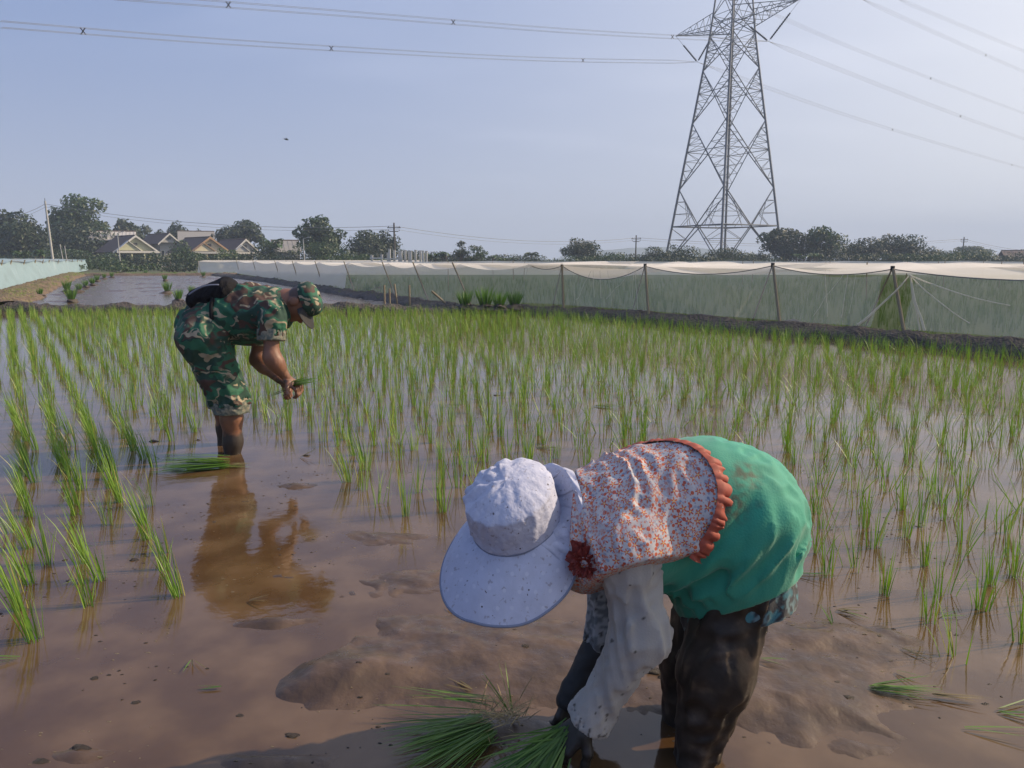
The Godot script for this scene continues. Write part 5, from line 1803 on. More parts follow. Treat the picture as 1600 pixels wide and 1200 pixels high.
	for face in 2:
		var b0 := face * (NA + 1) * (NR + 1)
		for i in NA:
			for k in NR:
				var q := b0 + i * (NR + 1) + k
				if face == 0: vg.quad(q, q + 1, q + NR + 2, q + NR + 1)
				else: vg.quad(q, q + NR + 1, q + NR + 2, q + 1)
	var vis := put(vg.mesh(), "visor", M.visor, hat)
	var pg := Geo.new()
	tube(pg, rim, [0.0038], 6)
	put(pg.mesh(), "piping", M.piping, vis)
	# neck flap: gathered cloth from the back of the hat to the collar
	var fg := Geo.new()
	var NF := 84
	var col_c := Vector3(0.163, 0.604, -1.840)
	var nd := (ch - neck).normalized()
	var n2 := (R_ - nd * R_.dot(nd)).normalized()
	var n1 := nd.cross(n2)
	if n1.y < 0: n1 = -n1
	for i in NF + 1:
		var a := lerpf(0.95, TAU - 0.95, i / float(NF))
		var p0 := hs - U * 0.010 + (F * cos(a) * 1.06 + R_ * sin(a) * 0.96) * 0.100
		# matching place on the collar ring
		var p1 := col_c + (n1 * -cos(a) * 0.128 + n2 * sin(a) * 0.134)
		for k in 13:
			var v := k / 12.0
			var p := p0.lerp(p1, v)
			var outw := (p - head.lerp(col_c, v)).normalized()
			var fold := 0.010 * sin(a * 13.0 + 3.5 * v + 2.0 * noise2.get_noise_3d(a * 2.0, v, 0)) + 0.014 * noise2.get_noise_3d(a * 3.0 + 6, v * 2.0, 1.0)
			p += outw * ((0.026 * sin(PI * v)) + fold * sin(PI * clampf(v * 0.85 + 0.12, 0, 1)))
			fg.v.append(p)
	for i in NF:
		for k in 12:
			fg.quad(i * 13 + k, i * 13 + k + 1, (i + 1) * 13 + k + 1, (i + 1) * 13 + k)
	put(fg.mesh(), "neck_flap", M.hat, hat)

# ---------------------------------------------------------------- the man in camouflage
func build_soldier():
	var base := Vector3(-1.87, 0.0, -4.95)
	var root := thing("person", base, "man in camouflage uniform and cap bending forward in the water", "person", "people planting rice")
	var o := -base
	var nank := Vector3(-1.815, 0.080, -4.880)
	var nkn := Vector3(-1.809, 0.346, -4.860)
	var nhp := Vector3(-1.931, 0.765, -4.800)
	var fank := Vector3(-1.959, 0.116, -5.140)
	var fkn := Vector3(-1.939, 0.337, -5.100)
	var fhp := Vector3(-1.988, 0.776, -5.020)
	var hip := Vector3(-1.947, 0.818, -4.920)
	var wst := Vector3(-1.831, 0.908, -4.920)
	var cst := Vector3(-1.642, 0.917, -4.920)
	var sho := Vector3(-1.519, 0.933, -4.920)
	var nck := Vector3(-1.429, 0.991, -4.900)
	var hd := Vector3(-1.334, 0.984, -4.880)
	var nsh := Vector3(-1.487, 0.912, -4.760)
	var nel := Vector3(-1.487, 0.654, -4.720)
	var nwr := Vector3(-1.407, 0.512, -4.760)
	var fsh := Vector3(-1.648, 0.855, -5.080)
	var fel := Vector3(-1.702, 0.589, -5.100)
	var fwr := Vector3(-1.518, 0.469, -4.980)
	var dn := Vector3(0, -1, 0)
	var bs := [bone(hip, wst, 0.15, 0.135), bone(wst, cst, 0.135, 0.15), bone(cst, sho, 0.15, 0.11), bone(sho, nck, 0.075, 0.068), bone(nck, hd, 0.067, 0.07),
		bone(sho, nsh, 0.09, 0.07), bone(nsh, nel, 0.056, 0.044), bone(nel, nel.lerp(nwr, 0.3), 0.044, 0.045), bone(nel.lerp(nwr, 0.3), nwr, 0.045, 0.028),
		bone(sho, fsh, 0.09, 0.07), bone(fsh, fel, 0.056, 0.044), bone(fel, fel.lerp(fwr, 0.3), 0.044, 0.045), bone(fel.lerp(fwr, 0.3), fwr, 0.045, 0.028),
		bone(hip, nhp, 0.14, 0.11), bone(nhp, nkn, 0.105, 0.064), bone(nkn, nkn.lerp(nank, 0.4), 0.060, 0.064), bone(nkn.lerp(nank, 0.4), nank, 0.064, 0.056), bone(nank, nank + dn * 0.22 + Vector3(-0.02, 0, 0), 0.056, 0.045), bone(nank + dn * 0.22 + Vector3(-0.02, 0, 0), nank + dn * 0.24 + Vector3(0.14, 0, 0.04), 0.042, 0.034),
		bone(hip, fhp, 0.14, 0.11), bone(fhp, fkn, 0.105, 0.064), bone(fkn, fkn.lerp(fank, 0.4), 0.060, 0.064), bone(fkn.lerp(fank, 0.4), fank, 0.064, 0.052), bone(fank, fank + dn * 0.24 + Vector3(-0.02, 0, 0), 0.052, 0.045), bone(fank + dn * 0.24 + Vector3(-0.02, 0, 0), fank + dn * 0.26 + Vector3(0.14, 0, 0.02), 0.042, 0.034)]
	var skin := func(p: Vector3) -> Color:
		var c := Color(0.20, 0.092, 0.055) * (0.92 + 0.2 * noise2.get_noise_3d(p.x * 14, p.y * 14, p.z * 14))
		# hair shaved close at the back of the head, mud on shins and hands
		var q := p - hd
		if q.length() < 0.13 and q.y > 0.028 - 0.25 * q.x and q.x > -0.06:
			c = c.lerp(Color(0.035, 0.025, 0.02), 0.7)
		var mm := clampf((0.155 + 0.03 * noise2.get_noise_3d(p.x * 20, p.y * 20, p.z * 20) - p.y) * 60.0, 0.0, 1.0)
		c = c.lerp(Color(0.035, 0.026, 0.021), mm)
		var dh := minf((p - nwr).length(), (p - fwr).length())
		var hm := clampf((0.10 - dh) * 14.0, 0, 1) * clampf(0.4 + 1.6 * noise2.get_noise_3d(p.x * 24 + 5, p.y * 24, p.z * 24) + clampf((nwr.y - p.y) * 18.0, -0.4, 1.0), 0.0, 1.0)
		return c.lerp(Color(0.03, 0.022, 0.018), hm * 0.85)
	var g := Geo.new()
	solid(g, func(p): return field(bs, 0.045, p), bounds(bs, 0.02), 0.012, skin)
	var U := Vector3(0.93, 0.34, 0.05).normalized()
	var F := Vector3(0.34, -0.94, 0.10)
	F = (F - U * F.dot(U)).normalized()
	solid(g, func(p): return head_field(p, hd, U, F, 1.04), AABB(hd - Vector3.ONE * 0.17, Vector3.ONE * 0.34), 0.0055, skin)
	var hn := hand_bones(nwr, Vector3(0.75, -0.6, 0.1), Vector3(0.5, 0.75, 0.35), 1.05, [0.7, 0.9, 0.6], 1.0)
	solid(g, func(p): return field(hn, 0.010, p), bounds(hn, 0.012), 0.0050, skin)
	var hf := hand_bones(fwr, Vector3(0.75, -0.62, 0.2), Vector3(0.45, 0.65, -0.5), 1.05, [0.7, 0.8, 0.6], -1.0)
	solid(g, func(p): return field(hf, 0.010, p), bounds(hf, 0.012), 0.0050, skin)
	put(g.mesh(), "body", M.skin, root, o)
	# jacket with short rolled sleeves
	var ncf := nsh.lerp(nel, 0.52)
	var fcf := fsh.lerp(fel, 0.5)
	var jb := [bone(hip.lerp(wst, 0.5), wst, 0.172, 0.160), bone(wst, cst, 0.160, 0.176), bone(cst, sho, 0.176, 0.125), bone(sho, nck.lerp(sho, 0.55), 0.10, 0.082), bone(sho, nsh, 0.11, 0.088), bone(nsh, ncf, 0.088, 0.082), bone(sho, fsh, 0.11, 0.088), bone(fsh, fcf, 0.088, 0.080), bone(cst + dn * 0.06, wst + dn * 0.05, 0.14, 0.13)]
	var pn := Plane((nel - nsh).normalized(), ncf)
	var pf := Plane((fel - fsh).normalized(), fcf)
	var run := (cst - wst).normalized()
	var jf := func(p: Vector3) -> float:
		var d := field(jb, 0.055, p)
		if d > 0.06: return d
		d += folds(p, Vector3(0.3, 0.9, 0.2).normalized(), 8.0, 0.22, 0.016, 2.0) + folds(p, Vector3(0.75, -0.6, 0.2).normalized(), 13.0, 0.2, 0.009, 7.0)
		if (p - ncf).length() < 0.14: d = hem_cut(d, pn, p, 0.010, 0.04)
		if (p - fcf).length() < 0.14: d = hem_cut(d, pf, p, 0.010, 0.04)
		return d
	put(bend_mesh(jf, bounds(jb, 0.03), 0.0095), "jacket", M.camo, root, o)
	for e in [[ncf, nsh, nel, 0.088], [fcf, fsh, fel, 0.086]]:
		var ax: Vector3 = (e[2] - e[1]).normalized()
		var cb := [bone(e[0] - ax * 0.045, e[0] + ax * 0.028, e[3], e[3] - 0.004)]
		var c0: Vector3 = e[0]
		var f := func(p: Vector3) -> float:
			var d := field(cb, 0.01, p) + folds(p, ax, 14.0, 0.5, 0.006, 1.0)
			d = maxf(d, -((p - c0).dot(ax) + 0.048))
			return maxf(d, (p - c0).dot(ax) - 0.026)
		put(bend_mesh(f, bounds(cb, 0.02), 0.009), "sleeve_cuff", M.cuff, root, o)
	# collar
	var cl := Geo.new()
	var cpts := []
	var nax := (nck - sho).normalized()
	for i in 25:
		var a := TAU * i / 24.0
		var s1 := nax.cross(Vector3.BACK).normalized()
		var s2 := nax.cross(s1)
		cpts.append(nck.lerp(sho, 0.28) + (s1 * cos(a) + s2 * sin(a)) * 0.082)
	tube(cl, cpts, [0.016], 7, false)
	put(cl.mesh(), "collar", M.camo, root, o)
	# trousers rolled below the knee
	var pb := [bone(hip, hip.lerp(wst, 0.5), 0.176, 0.165), bone(hip, nhp, 0.17, 0.15), bone(nhp, nkn, 0.15, 0.112), bone(nkn, nkn + dn * 0.05, 0.110, 0.106), bone(hip, fhp, 0.17, 0.145), bone(fhp, fkn, 0.145, 0.108), bone(fkn, fkn + dn * 0.05, 0.106, 0.102)]
	var tf := func(p: Vector3) -> float:
		var d := field(pb, 0.05, p)
		if d > 0.06: return d
		d += folds(p, (nkn - nhp).normalized(), 8.0, 0.25, 0.014, 4.0) + folds(p, Vector3(0.8, 0.55, 0.1).normalized(), 11.0, 0.3, 0.010, 9.0)
		return hem_cut(d, Plane(dn, Vector3(0, nkn.y - 0.02, 0)), p, 0.012, 0.05)
	put(bend_mesh(tf, bounds(pb, 0.03), 0.0095), "trousers", M.camo, root, o)
	for e in [[nkn, 0.112], [fkn, 0.108]]:
		var k0: Vector3 = e[0] + dn * 0.02
		var cb := [bone(k0 + Vector3.UP * 0.015, k0 + dn * 0.055, e[1] + 0.004, e[1])]
		var f := func(p: Vector3) -> float:
			var d := field(cb, 0.01, p) + folds(p, dn, 12.0, 0.8, 0.012, 1.0)
			d = maxf(d, p.y - k0.y - 0.028)
			return maxf(d, k0.y - 0.052 - p.y)
		put(bend_mesh(f, bounds(cb, 0.02), 0.009), "trouser_cuff", M.cuff, root, o)
	# cap
	var cap := Node3D.new()
	cap.name = "cap"
	root.add_child(cap)
	cap.position = o
	var R_ := U.cross(F).normalized()
	var cc := hd + U * 0.035
	var cg := Geo.new()
	var prof := [[-0.005, 0.106], [0.012, 0.109], [0.032, 0.108], [0.052, 0.104], [0.068, 0.095], [0.080, 0.078], [0.087, 0.055], [0.090, 0.028], [0.091, 0.0]]
	for j in prof.size():
		for i in 40:
			var a := TAU * i / 40
			var pos: Vector3 = cc + U * prof[j][0] + (F * cos(a) * 1.02 + R_ * sin(a) * 0.88) * (prof[j][1] + 0.004 * noise2.get_noise_3d(cos(a) * 3, prof[j][0] * 20, sin(a) * 3))
			cg.v.append(pos)
	for j in prof.size() - 1:
		for i in 40:
			cg.quad(j * 40 + i, j * 40 + (i + 1) % 40, (j + 1) * 40 + (i + 1) % 40, (j + 1) * 40 + i)
	put(cg.mesh(), "cap_crown", M.camo, cap)
	var vg := Geo.new()
	for face in 2:
		for i in 25:
			var a := lerpf(-1.15, 1.15, i / 24.0)
			for k in 7:
				var v := k / 6.0
				var L := 0.075 * pow(cos(a / 1.15 * PI * 0.5), 0.5)
				vg.v.append(cc - U * (0.004 + 0.02 * v + 0.02 * v * sin(a) * sin(a) + 0.004 * face) + (F * cos(a) * 1.02 + R_ * sin(a) * 0.88) * (0.104 + L * v))
	for face in 2:
		for i in 24:
			for k in 6:
				var q := face * 175 + i * 7 + k
				vg.quad(q, q + 1, q + 8, q + 7)
	put(vg.mesh(), "cap_visor", M.black, cap)
	put(rod(cc + U * 0.088, cc + U * 0.098, 0.009, 0.006, 8), "button", M.camo, cap)
	# waist bag strapped over the small of the back
	var bc := Vector3(-1.896, 1.039, -4.900)
	var bag := thing("waist_bag", bc, "black waist bag strapped on the lower back of the man in camouflage", "bag")
	var ba := Vector3(-1.987, 1.016, -4.880)
	var bb_ := Vector3(-1.798, 1.076, -4.880)
	var bx := (bb_ - ba).normalized()
	var bbs := [bone(ba, bb_, 0.050, 0.064, Vector3.BACK, 0.62), bone(ba + Vector3(0, -0.035, 0), bb_ + Vector3(0.0, -0.035, 0), 0.052, 0.062, Vector3.BACK, 0.6)]
	var bf := func(p: Vector3) -> float:
		var q := field(bbs, 0.04, p) + folds(p, Vector3(0.4, 0.9, 0).normalized(), 12.0, 0.3, 0.007, 3.0)
		var s := (p - bb_).dot(bx)
		return q - 0.004 * exp(-pow((s - 0.045) / 0.012, 2.0)) - 0.004 * exp(-pow((s - 0.01) / 0.01, 2.0))
	put(bend_mesh(bf, bounds(bbs, 0.12), 0.009), "pouch", M.bag, bag, -bc)
	var zp := []
	for i in 13:
		var t := i / 12.0
		zp.append(ba.lerp(bb_, t) + Vector3(0, 0.02 + 0.02 * sin(t * PI), 0.125 + 0.004 * sin(t * PI)) - bc)
	var zg := Geo.new()
	tube(zg, zp, [0.005], 5)
	put(zg.mesh(), "zipper", M.piping, bag)
	var stp := []
	for i in 33:
		var a := TAU * i / 32.0
		var s1 := run.cross(Vector3.BACK).normalized()
		var s2 := run.cross(s1)
		stp.append(wst.lerp(hip, 0.15) + (s1 * cos(a) + s2 * sin(a)) * 0.182 - bc)
	var sg := Geo.new()
	tube(sg, stp, [0.014], 6, false)
	put(sg.mesh(), "strap", M.bag, bag)

# ---------------------------------------------------------------- rice seedlings
func blade(g: Geo, p: Vector3, dir: Vector3, face: Vector3, l: float, w: float, droop: float, kink: float, col: Color, n := 4):
	var b := g.v.size()
	var d := dir.normalized()
	var pos := p
	for i in n + 1:
		var t := i / float(n)
		var side := d.cross(face).normalized()
		var ww := w * (0.5 + 0.5 * minf(t * 4.0, 1.0)) * pow(maxf(1.0 - t, 0.0), 0.55)
		if i == n:
			g.v.append(pos)
			g.c.append(col)
		else:
			g.v.append_array(PackedVector3Array([pos - side * ww, pos + side * ww]))
			g.c.append(col)
			g.c.append(col)
		pos += d * l / n
		var out := Vector3(d.x, 0, d.z)
		if out.length() < 0.02: out = Vector3(face.x, 0, face.z)
		d = (d + out.normalized() * droop * 0.5 - Vector3.UP * droop * (0.3 + t)).normalized()
		if kink > 0.0 and i == int(n * 0.55):
			d = (out.normalized() + Vector3(0, 0.15 - kink, 0)).normalized()
	for i in n:
		var q := b + i * 2
		if i == n - 1: g.ix.append_array(PackedInt32Array([q, q + 2, q + 1]))
		else: g.quad(q, q + 2, q + 3, q + 1)

func clump_mesh(seed_: int, h: float, spread: float, n: int, lean: float, segs := 4, tone := 1.0) -> ArrayMesh:
	var r := RandomNumberGenerator.new()
	r.seed = seed_
	var g := Geo.new()
	for k in n:
		var a := r.randf() * TAU
		var o := Vector3(cos(a), 0, sin(a)) * r.randf_range(0.002, 0.018 + spread * 0.2)
		var tilt := absf(r.randfn()) * spread * 2.2 + 0.02
		var a2 := a + r.randf_range(-0.9, 0.9)
		var dir := Vector3(cos(a2) * tilt - lean, 1.0, sin(a2) * tilt)
		var fc := Vector3(cos(a2 + r.randf_range(-1, 1)), 0.1, sin(a2 + r.randf_range(-1, 1)))
		var col := Color(0.11, 0.235, 0.03).lerp(Color(0.23, 0.36, 0.055), r.randf())
		if r.randf() < 0.11: col = Color(0.30, 0.28, 0.08)
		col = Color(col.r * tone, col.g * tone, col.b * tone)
		var l := h * r.randf_range(0.55, 1.15)
		blade(g, o - Vector3.UP * 0.02, dir, fc, l, r.randf_range(0.0019, 0.0033), r.randf_range(0.0, 0.16) * (1.0 + spread * 3.0), r.randf_range(0.1, 0.9) if r.randf() < spread * 1.3 else 0.0, col, segs)
	return g.mesh()

const PLANTED_OUT := [Vector2(-1.219, -2.709), Vector2(-1.726, -3.704), Vector2(-2.088, -4.337), Vector2(-2.248, -4.943), Vector2(-2.224, -5.214), Vector2(-2.384, -5.973), Vector2(-2.029, -5.973), Vector2(-1.557, -5.214), Vector2(-1.040, -4.405), Vector2(-0.800, -3.859), Vector2(-0.665, -3.561), Vector2(-0.247, -3.561), Vector2(-0.139, -4.026), Vector2(0.644, -4.697), Vector2(1.412, -3.704), Vector2(1.207, -2.979), Vector2(1.322, -2.457), Vector2(1.306, -2.153), Vector2(1.676, -2.227), Vector2(1.775, -1.763), Vector2(0.932, -0.829), Vector2(-0.847, -0.829), Vector2(-1.743, -2.266), Vector2(-1.500, -2.266), Vector2(-1.529, -2.457), Vector2(-1.415, -2.577)]

func build_rice():
	rng.seed = 42
	var variants := []
	for k in 14:
		variants.append(clump_mesh(100 + k, rng.randf_range(0.215, 0.285), rng.randf_range(0.035, 0.075), rng.randi_range(13, 20), 0.0))
	var leaning := []
	for k in 6:
		leaning.append(clump_mesh(200 + k, rng.randf_range(0.23, 0.29), rng.randf_range(0.03, 0.055), rng.randi_range(18, 26), 0.17))
	var messy := []
	for k in 8:
		messy.append(clump_mesh(300 + k, rng.randf_range(0.22, 0.29), rng.randf_range(0.11, 0.20), rng.randi_range(11, 16), 0.0))
	var poly := PackedVector2Array(PADDY)
	var out := PackedVector2Array(PLANTED_OUT)
	# rows run away to the left; a little crooked, as set by hand
	var e1 := Vector2(-0.545, -0.838)
	var e2 := Vector2(0.86, -0.22)
	var spots := []
	for i in range(-60, 90):
		for j in range(-80, 90):
			var p := e1 * (i * 0.235) + e2 * (j * 0.262) + Vector2(-1.27, -2.74)
			p += Vector2(rng.randfn(), rng.randfn()) * 0.032
			var keep := rng.randf()
			if p.y > -1.8 or p.y < -18.3: continue
			if absf(p.x) > -p.y * 0.70 + 0.5: continue
			if not Geometry2D.is_point_in_polygon(p, poly): continue
			if (p.x - 1.54) * 0.80 - (p.y + 17.65) * 0.60 > -0.5: continue
			if Geometry2D.is_point_in_polygon(p, out): continue
			if keep < 0.05: continue
			spots.append(p)
	spots.sort_custom(func(a, b): return a.length() < b.length())
	# a few that stand out by their place
	var apart := {}
	for q in [[Vector2(-1.6, -2.2), "lowest rice clump in the bottom left part of the picture"], [Vector2(1.7, -2.2), "frontmost rice clump near the right edge of the picture"], [Vector2(-0.55, -3.5), "rice clump nearest the hat's left side on open mud"], [Vector2(-1.1, -4.9), "rice clump closest in front of the man's shins"], [Vector2(-1.15, -2.7), "rightmost of the front left rice clumps beside the open mud"], [Vector2(1.2, -3.0), "rice clump closest to the back of the green shirt"]]:
		var best := 0
		for k in spots.size():
			if spots[k].distance_to(q[0]) < spots[best].distance_to(q[0]): best = k
		apart[best] = q[1]
	# the clumps that show largest are things of their own
	var rest := []
	for k in spots.size():
		var p: Vector2 = spots[k]
		var list: Array = variants
		if p.x < -0.9 and p.y > -4.6 + p.x * 0.4: list = leaning
		elif p.x > 0.2 and rng.randf() < 0.6: list = messy
		elif rng.randf() < 0.12: list = messy
		var m: ArrayMesh = list[rng.randi() % list.size()]
		var turn := rng.randf_range(-0.5, 0.5) if list == leaning else rng.randf() * TAU
		var xf := Transform3D(Basis(Vector3.UP, turn).scaled(Vector3(1, rng.randf_range(0.85, 1.18), 1)), Vector3(p.x, -0.005, p.y))
		if k < 300:
			var label := ""
			var group := ""
			if p.x < -0.9 and p.y > -4.4:
				label = "leaning green rice seedling clump in the water at front left"
				group = "front left rice clumps"
			elif p.x < -0.62:
				label = "green rice seedling clump standing in water around the man in camouflage"
				group = "rice clumps around the man"
			elif p.x > 1.0 and p.y > -4.4:
				label = "green rice seedling clump standing in water right of the bending planter"
				group = "rice clumps right of the planter"
			else:
				label = "green rice seedling clump standing in water behind the bending planter"
				group = "rice clumps behind the planter"
			if apart.has(k): label = apart[k]
			var o := put(m, "rice_clump", M.rice, self)
			o.transform = xf
			tag(o, label, "rice plant", group)
		else:
			rest.append([m, xf])
	var by := {}
	for r in rest:
		if not by.has(r[0]): by[r[0]] = []
		by[r[0]].append(r[1])
	var root := Node3D.new()
	root.name = "far_rice_seedlings"
	add_child(root)
	tag(root, "rows of green rice seedlings filling the far part of the flooded paddy", "rice plants")
	root.set_meta("kind", "stuff")
	for m in by:
		var mm := MultiMesh.new()
		mm.transform_format = MultiMesh.TRANSFORM_3D
		mm.mesh = m
		mm.instance_count = by[m].size()
		for i in by[m].size(): mm.set_instance_transform(i, by[m][i])
		var mi := MultiMeshInstance3D.new()
		mi.name = "seedlings"
		mi.multimesh = mm
		mi.material_override = M.rice
		root.add_child(mi, true)
		mi.set_meta("kind", "stuff")
	print("rice ", spots.size())

func lying(seed_: int, n: int, dir: Vector3, l: float, width: float, high: float, fan: float, straw := 0.0, wide := 1.0) -> ArrayMesh:
	var r := RandomNumberGenerator.new()
	r.seed = seed_
	var g := Geo.new()
	var side := dir.cross(Vector3.UP).normalized()
	for k in n:
		var u := r.randfn() * 0.45
		var hgt := absf(r.randfn()) * high * maxf(0.15, 1.0 - absf(u) * 0.6)
		var o := side * u * width + Vector3.UP * (hgt + 0.004) + dir * r.randf_range(-0.05, 0.05) * l
		var d := (dir + side * (u * fan + r.randfn() * 0.06) + Vector3.UP * (r.randfn() * 0.05 + 0.05)).normalized()
		var col := Color(0.06, 0.155, 0.022).lerp(Color(0.14, 0.25, 0.04), r.randf())
		if r.randf() < straw: col = Color(0.24, 0.19, 0.08).lerp(Color(0.12, 0.09, 0.05), r.randf())
		blade(g, o, d, Vector3(r.randf_range(-0.5, 0.5), 1, r.randf_range(-0.5, 0.5)), l * r.randf_range(0.6, 1.1), r.randf_range(0.0018, 0.0032) * wide, r.randf_range(0.0, 0.07), 0.0, col, 5)
	return g.mesh()

func build_bundles():
	rng.seed = 55
	# beside the man: a green sheaf lying on the water
	var s1 := thing("seedling_bundle", Vector3(-1.736, 0.000, -4.547), "sheaf of pulled rice seedlings lying on the water behind the man's feet", "seedling bundle", "seedling bundles")
	put(lying(401, 110, Vector3(-0.97, 0, 0.22), 0.42, 0.05, 0.03, 0.35, 0.0, 1.7), "leaves", M.rice, s1)
	put(lying(402, 18, Vector3(0.95, 0, -0.1), 0.16, 0.03, 0.015, 0.3, 0.7), "roots", M.straw, s1)
	# at the front edge: a bundle with straw tie on the mud
	var s2 := thing("seedling_bundle", Vector3(-0.065, 0.010, -1.881), "large seedling bundle with straw roots on the mud left of the planter's hands", "seedling bundle", "seedling bundles")
	put(lying(403, 170, Vector3(-0.80, 0.0, 0.50), 0.27, 0.05, 0.018, 0.45), "leaves", M.rice, s2)
	put(lying(404, 14, Vector3(-0.98, 0.03, 0.05), 0.30, 0.03, 0.03, 0.5, 0.1), "loose_leaves", M.rice, s2, Vector3(0, 0.01, -0.06))
	var rg := Geo.new()
	for k in 110:
		var a := rng.randf() * TAU
		var d := Vector3(cos(a), rng.randf_range(0.0, 0.7), sin(a) * 0.8)
		blade(rg, Vector3(rng.randfn() * 0.035, 0.012 + absf(rng.randfn()) * 0.014, rng.randfn() * 0.028), d, Vector3(0.3, 1, 0.2), rng.randf_range(0.03, 0.10), 0.0016, 0.15, 0.0, Color(0.10, 0.07, 0.035).lerp(Color(0.34, 0.26, 0.11), rng.randf()), 4)
	put(rg.mesh(), "roots", M.straw, s2, Vector3(0.03, 0, -0.02))
	var s2b := thing("rice_sprig", Vector3(0.000, 0.005, -1.941), "single rice sprig with pale roots standing up beside the large bundle", "rice sprig")
	put(lying(405, 7, Vector3(-0.42, 0.9, -0.2), 0.15, 0.008, 0.004, 0.6, 0.15), "leaves", M.rice, s2b)
	put(lying(406, 10, Vector3(0.6, 0.3, 0.1), 0.05, 0.01, 0.004, 1.0, 1.0), "roots", M.straw, s2b)
	# held by the planter
	var hp := Vector3(0.109, 0.058, -1.755)
	var s3 := thing("seedling_bundle", hp, "fan of rice seedlings held in the planter's gloved hand", "seedling bundle", "seedling bundles")
	var hg := Geo.new()
	for k in 150:
		var u := rng.randfn() * 0.5
		var d := (Vector3(-0.72, -0.50 + 0.15 * rng.randfn(), 0.42) + Vector3(0.45, -0.3, 0.25) * u * 0.8).normalized()
		var col := Color(0.05, 0.14, 0.02).lerp(Color(0.13, 0.24, 0.04), rng.randf())
		blade(hg, Vector3(rng.randfn() * 0.010 + 0.03, rng.randfn() * 0.010 + 0.02, rng.randfn() * 0.010 - 0.015), d, Vector3(0.4, 0.8, 0.5), rng.randf_range(0.14, 0.26), 0.0026, 0.01, 0.0, col, 4)
	put(hg.mesh(), "leaves", M.rice, s3)
	# held by the man
	var s4 := thing("seedling_bundle", Vector3(-1.378, 0.464, -4.780), "small bright tuft of seedlings in the hands of the man in camouflage", "seedling bundle", "seedling bundles")
	put(lying(407, 60, Vector3(0.97, 0.16, 0.1), 0.16, 0.035, 0.016, 0.8, 0.0, 1.8), "leaves", M.rice, s4, Vector3(0.01, 0.0, 0.03))
	put(lying(408, 20, Vector3(-0.9, -0.35, 0.1), 0.17, 0.02, 0.01, 0.4, 0.5), "roots", M.straw, s4, Vector3(-0.03, -0.03, 0))
	# lying at the right
	var s5 := thing("seedling_bundle", Vector3(1.055, 0.004, -2.083), "thin sheaf of seedlings lying on wet mud at the right", "seedling bundle", "seedling bundles")
	put(lying(409, 26, Vector3(0.96, 0.02, 0.16), 0.19, 0.016, 0.01, 0.4, 0.1), "leaves", M.rice, s5)
	put(lying(410, 8, Vector3(0.95, 0.0, 0.22), 0.17, 0.01, 0.004, 0.1, 1.0), "stems", M.straw, s5, Vector3(0.16, 0, 0.03))
	# standing bundles waiting in the far paddy
	var up := []
	for k in 4:
		var r := RandomNumberGenerator.new()
		r.seed = 500 + k
		var g := Geo.new()
		for b in 150:
			var a := r.randf() * TAU
			var rad := sqrt(r.randf())
			var o := Vector3(cos(a), 0, sin(a)) * rad * 0.10
			var col := Color(0.055, 0.15, 0.02).lerp(Color(0.13, 0.25, 0.035), r.randf())
			blade(g, o, Vector3(cos(a) * rad * 0.35, 1, sin(a) * rad * 0.35), Vector3(cos(a * 3), 0, sin(a * 3)), r.randf_range(0.34, 0.52), 0.007, 0.08, 0.0, col, 3)
		var gm := Geo.new()
		for j in 5:
			for i in 10:
				var a := TAU * i / 10
				var t := j / 4.0
				gm.v.append(Vector3(cos(a), 0, sin(a)) * (lerpf(0.26, 0.06, t) * (1.0 + 0.25 * r.randfn())) + Vector3.UP * (-0.04 + 0.15 * t))
		for j in 4:
			for i in 10:
				gm.quad(j * 10 + i, j * 10 + (i + 1) % 10, (j + 1) * 10 + (i + 1) % 10, (j + 1) * 10 + i)
		up.append([g.mesh(), gm.mesh()])
	var far := [[Vector3(-9.936, 0.000, -24.796), 1.0, ""], [Vector3(-9.624, 0.000, -22.248), 1.0, ""]]
	var places := [Vector3(-15.904, 0.000, -26.074), Vector3(-17.365, 0.000, -30.221), Vector3(-13.065, 0.000, -22.921), Vector3(-16.890, 0.000, -30.221), Vector3(-18.875, 0.000, -34.307), Vector3(-20.388, 0.000, -37.700), Vector3(-23.660, 0.000, -44.257), Vector3(-26.290, 0.000, -50.053), Vector3(-27.594, 0.000, -53.557), Vector3(-45.889, 0.000, -82.334), Vector3(-20.377, 0.000, -45.577), Vector3(-12.932, 0.000, -29.066), Vector3(-9.894, 0.000, -22.921), Vector3(-11.170, 0.000, -27.001), Vector3(-29.347, 0.000, -62.270), Vector3(-25.396, 0.000, -62.270), Vector3(-11.027, 0.000, -44.257), Vector3(-8.871, 0.000, -37.700), Vector3(-8.184, 0.000, -39.659), Vector3(-22.049, 0.000, -55.499), Vector3(-5.696, 0.000, -32.828), Vector3(-5.027, 0.000, -27.001)]
	var words := ["nearest the blue net on the left", "behind the front pair on the left", "at the front of the left row", "second in the left row", "third in the left row", "fourth in the left row", "fifth in the left row", "sixth in the left row", "at the far end of the left row", "at the end of the blue net bank", "farthest one in the middle of the far paddy", "in the middle of the far paddy beside the dry patch", "just left of the man's waist bag", "half behind the man's waist bag", "on the far bank below the yellow house", "on the far bank below the cream house", "beside the white net bank, leftmost", "beside the white net bank, second", "beside the white net bank, darkest and leafiest", "on the far bank near the pale net", "beside the white net bank near the stakes", "at the water's edge left of the stakes"]
	for k in places.size():
		var b := thing("seedling_bundle", places[k], "standing rice seedling bundle " + words[k], "seedling bundle", "standing seedling bundles")
		var v: Array = up[k % 4]
		var s := 0.74 + 0.08 * rng.randfn()
		var l := put(v[0], "leaves", M.rice, b, Vector3(0, 0.06, 0))
		l.scale = Vector3.ONE * s
		l.rotation.y = rng.randf() * TAU
		put(v[1], "mud_foot", M.clod, b)
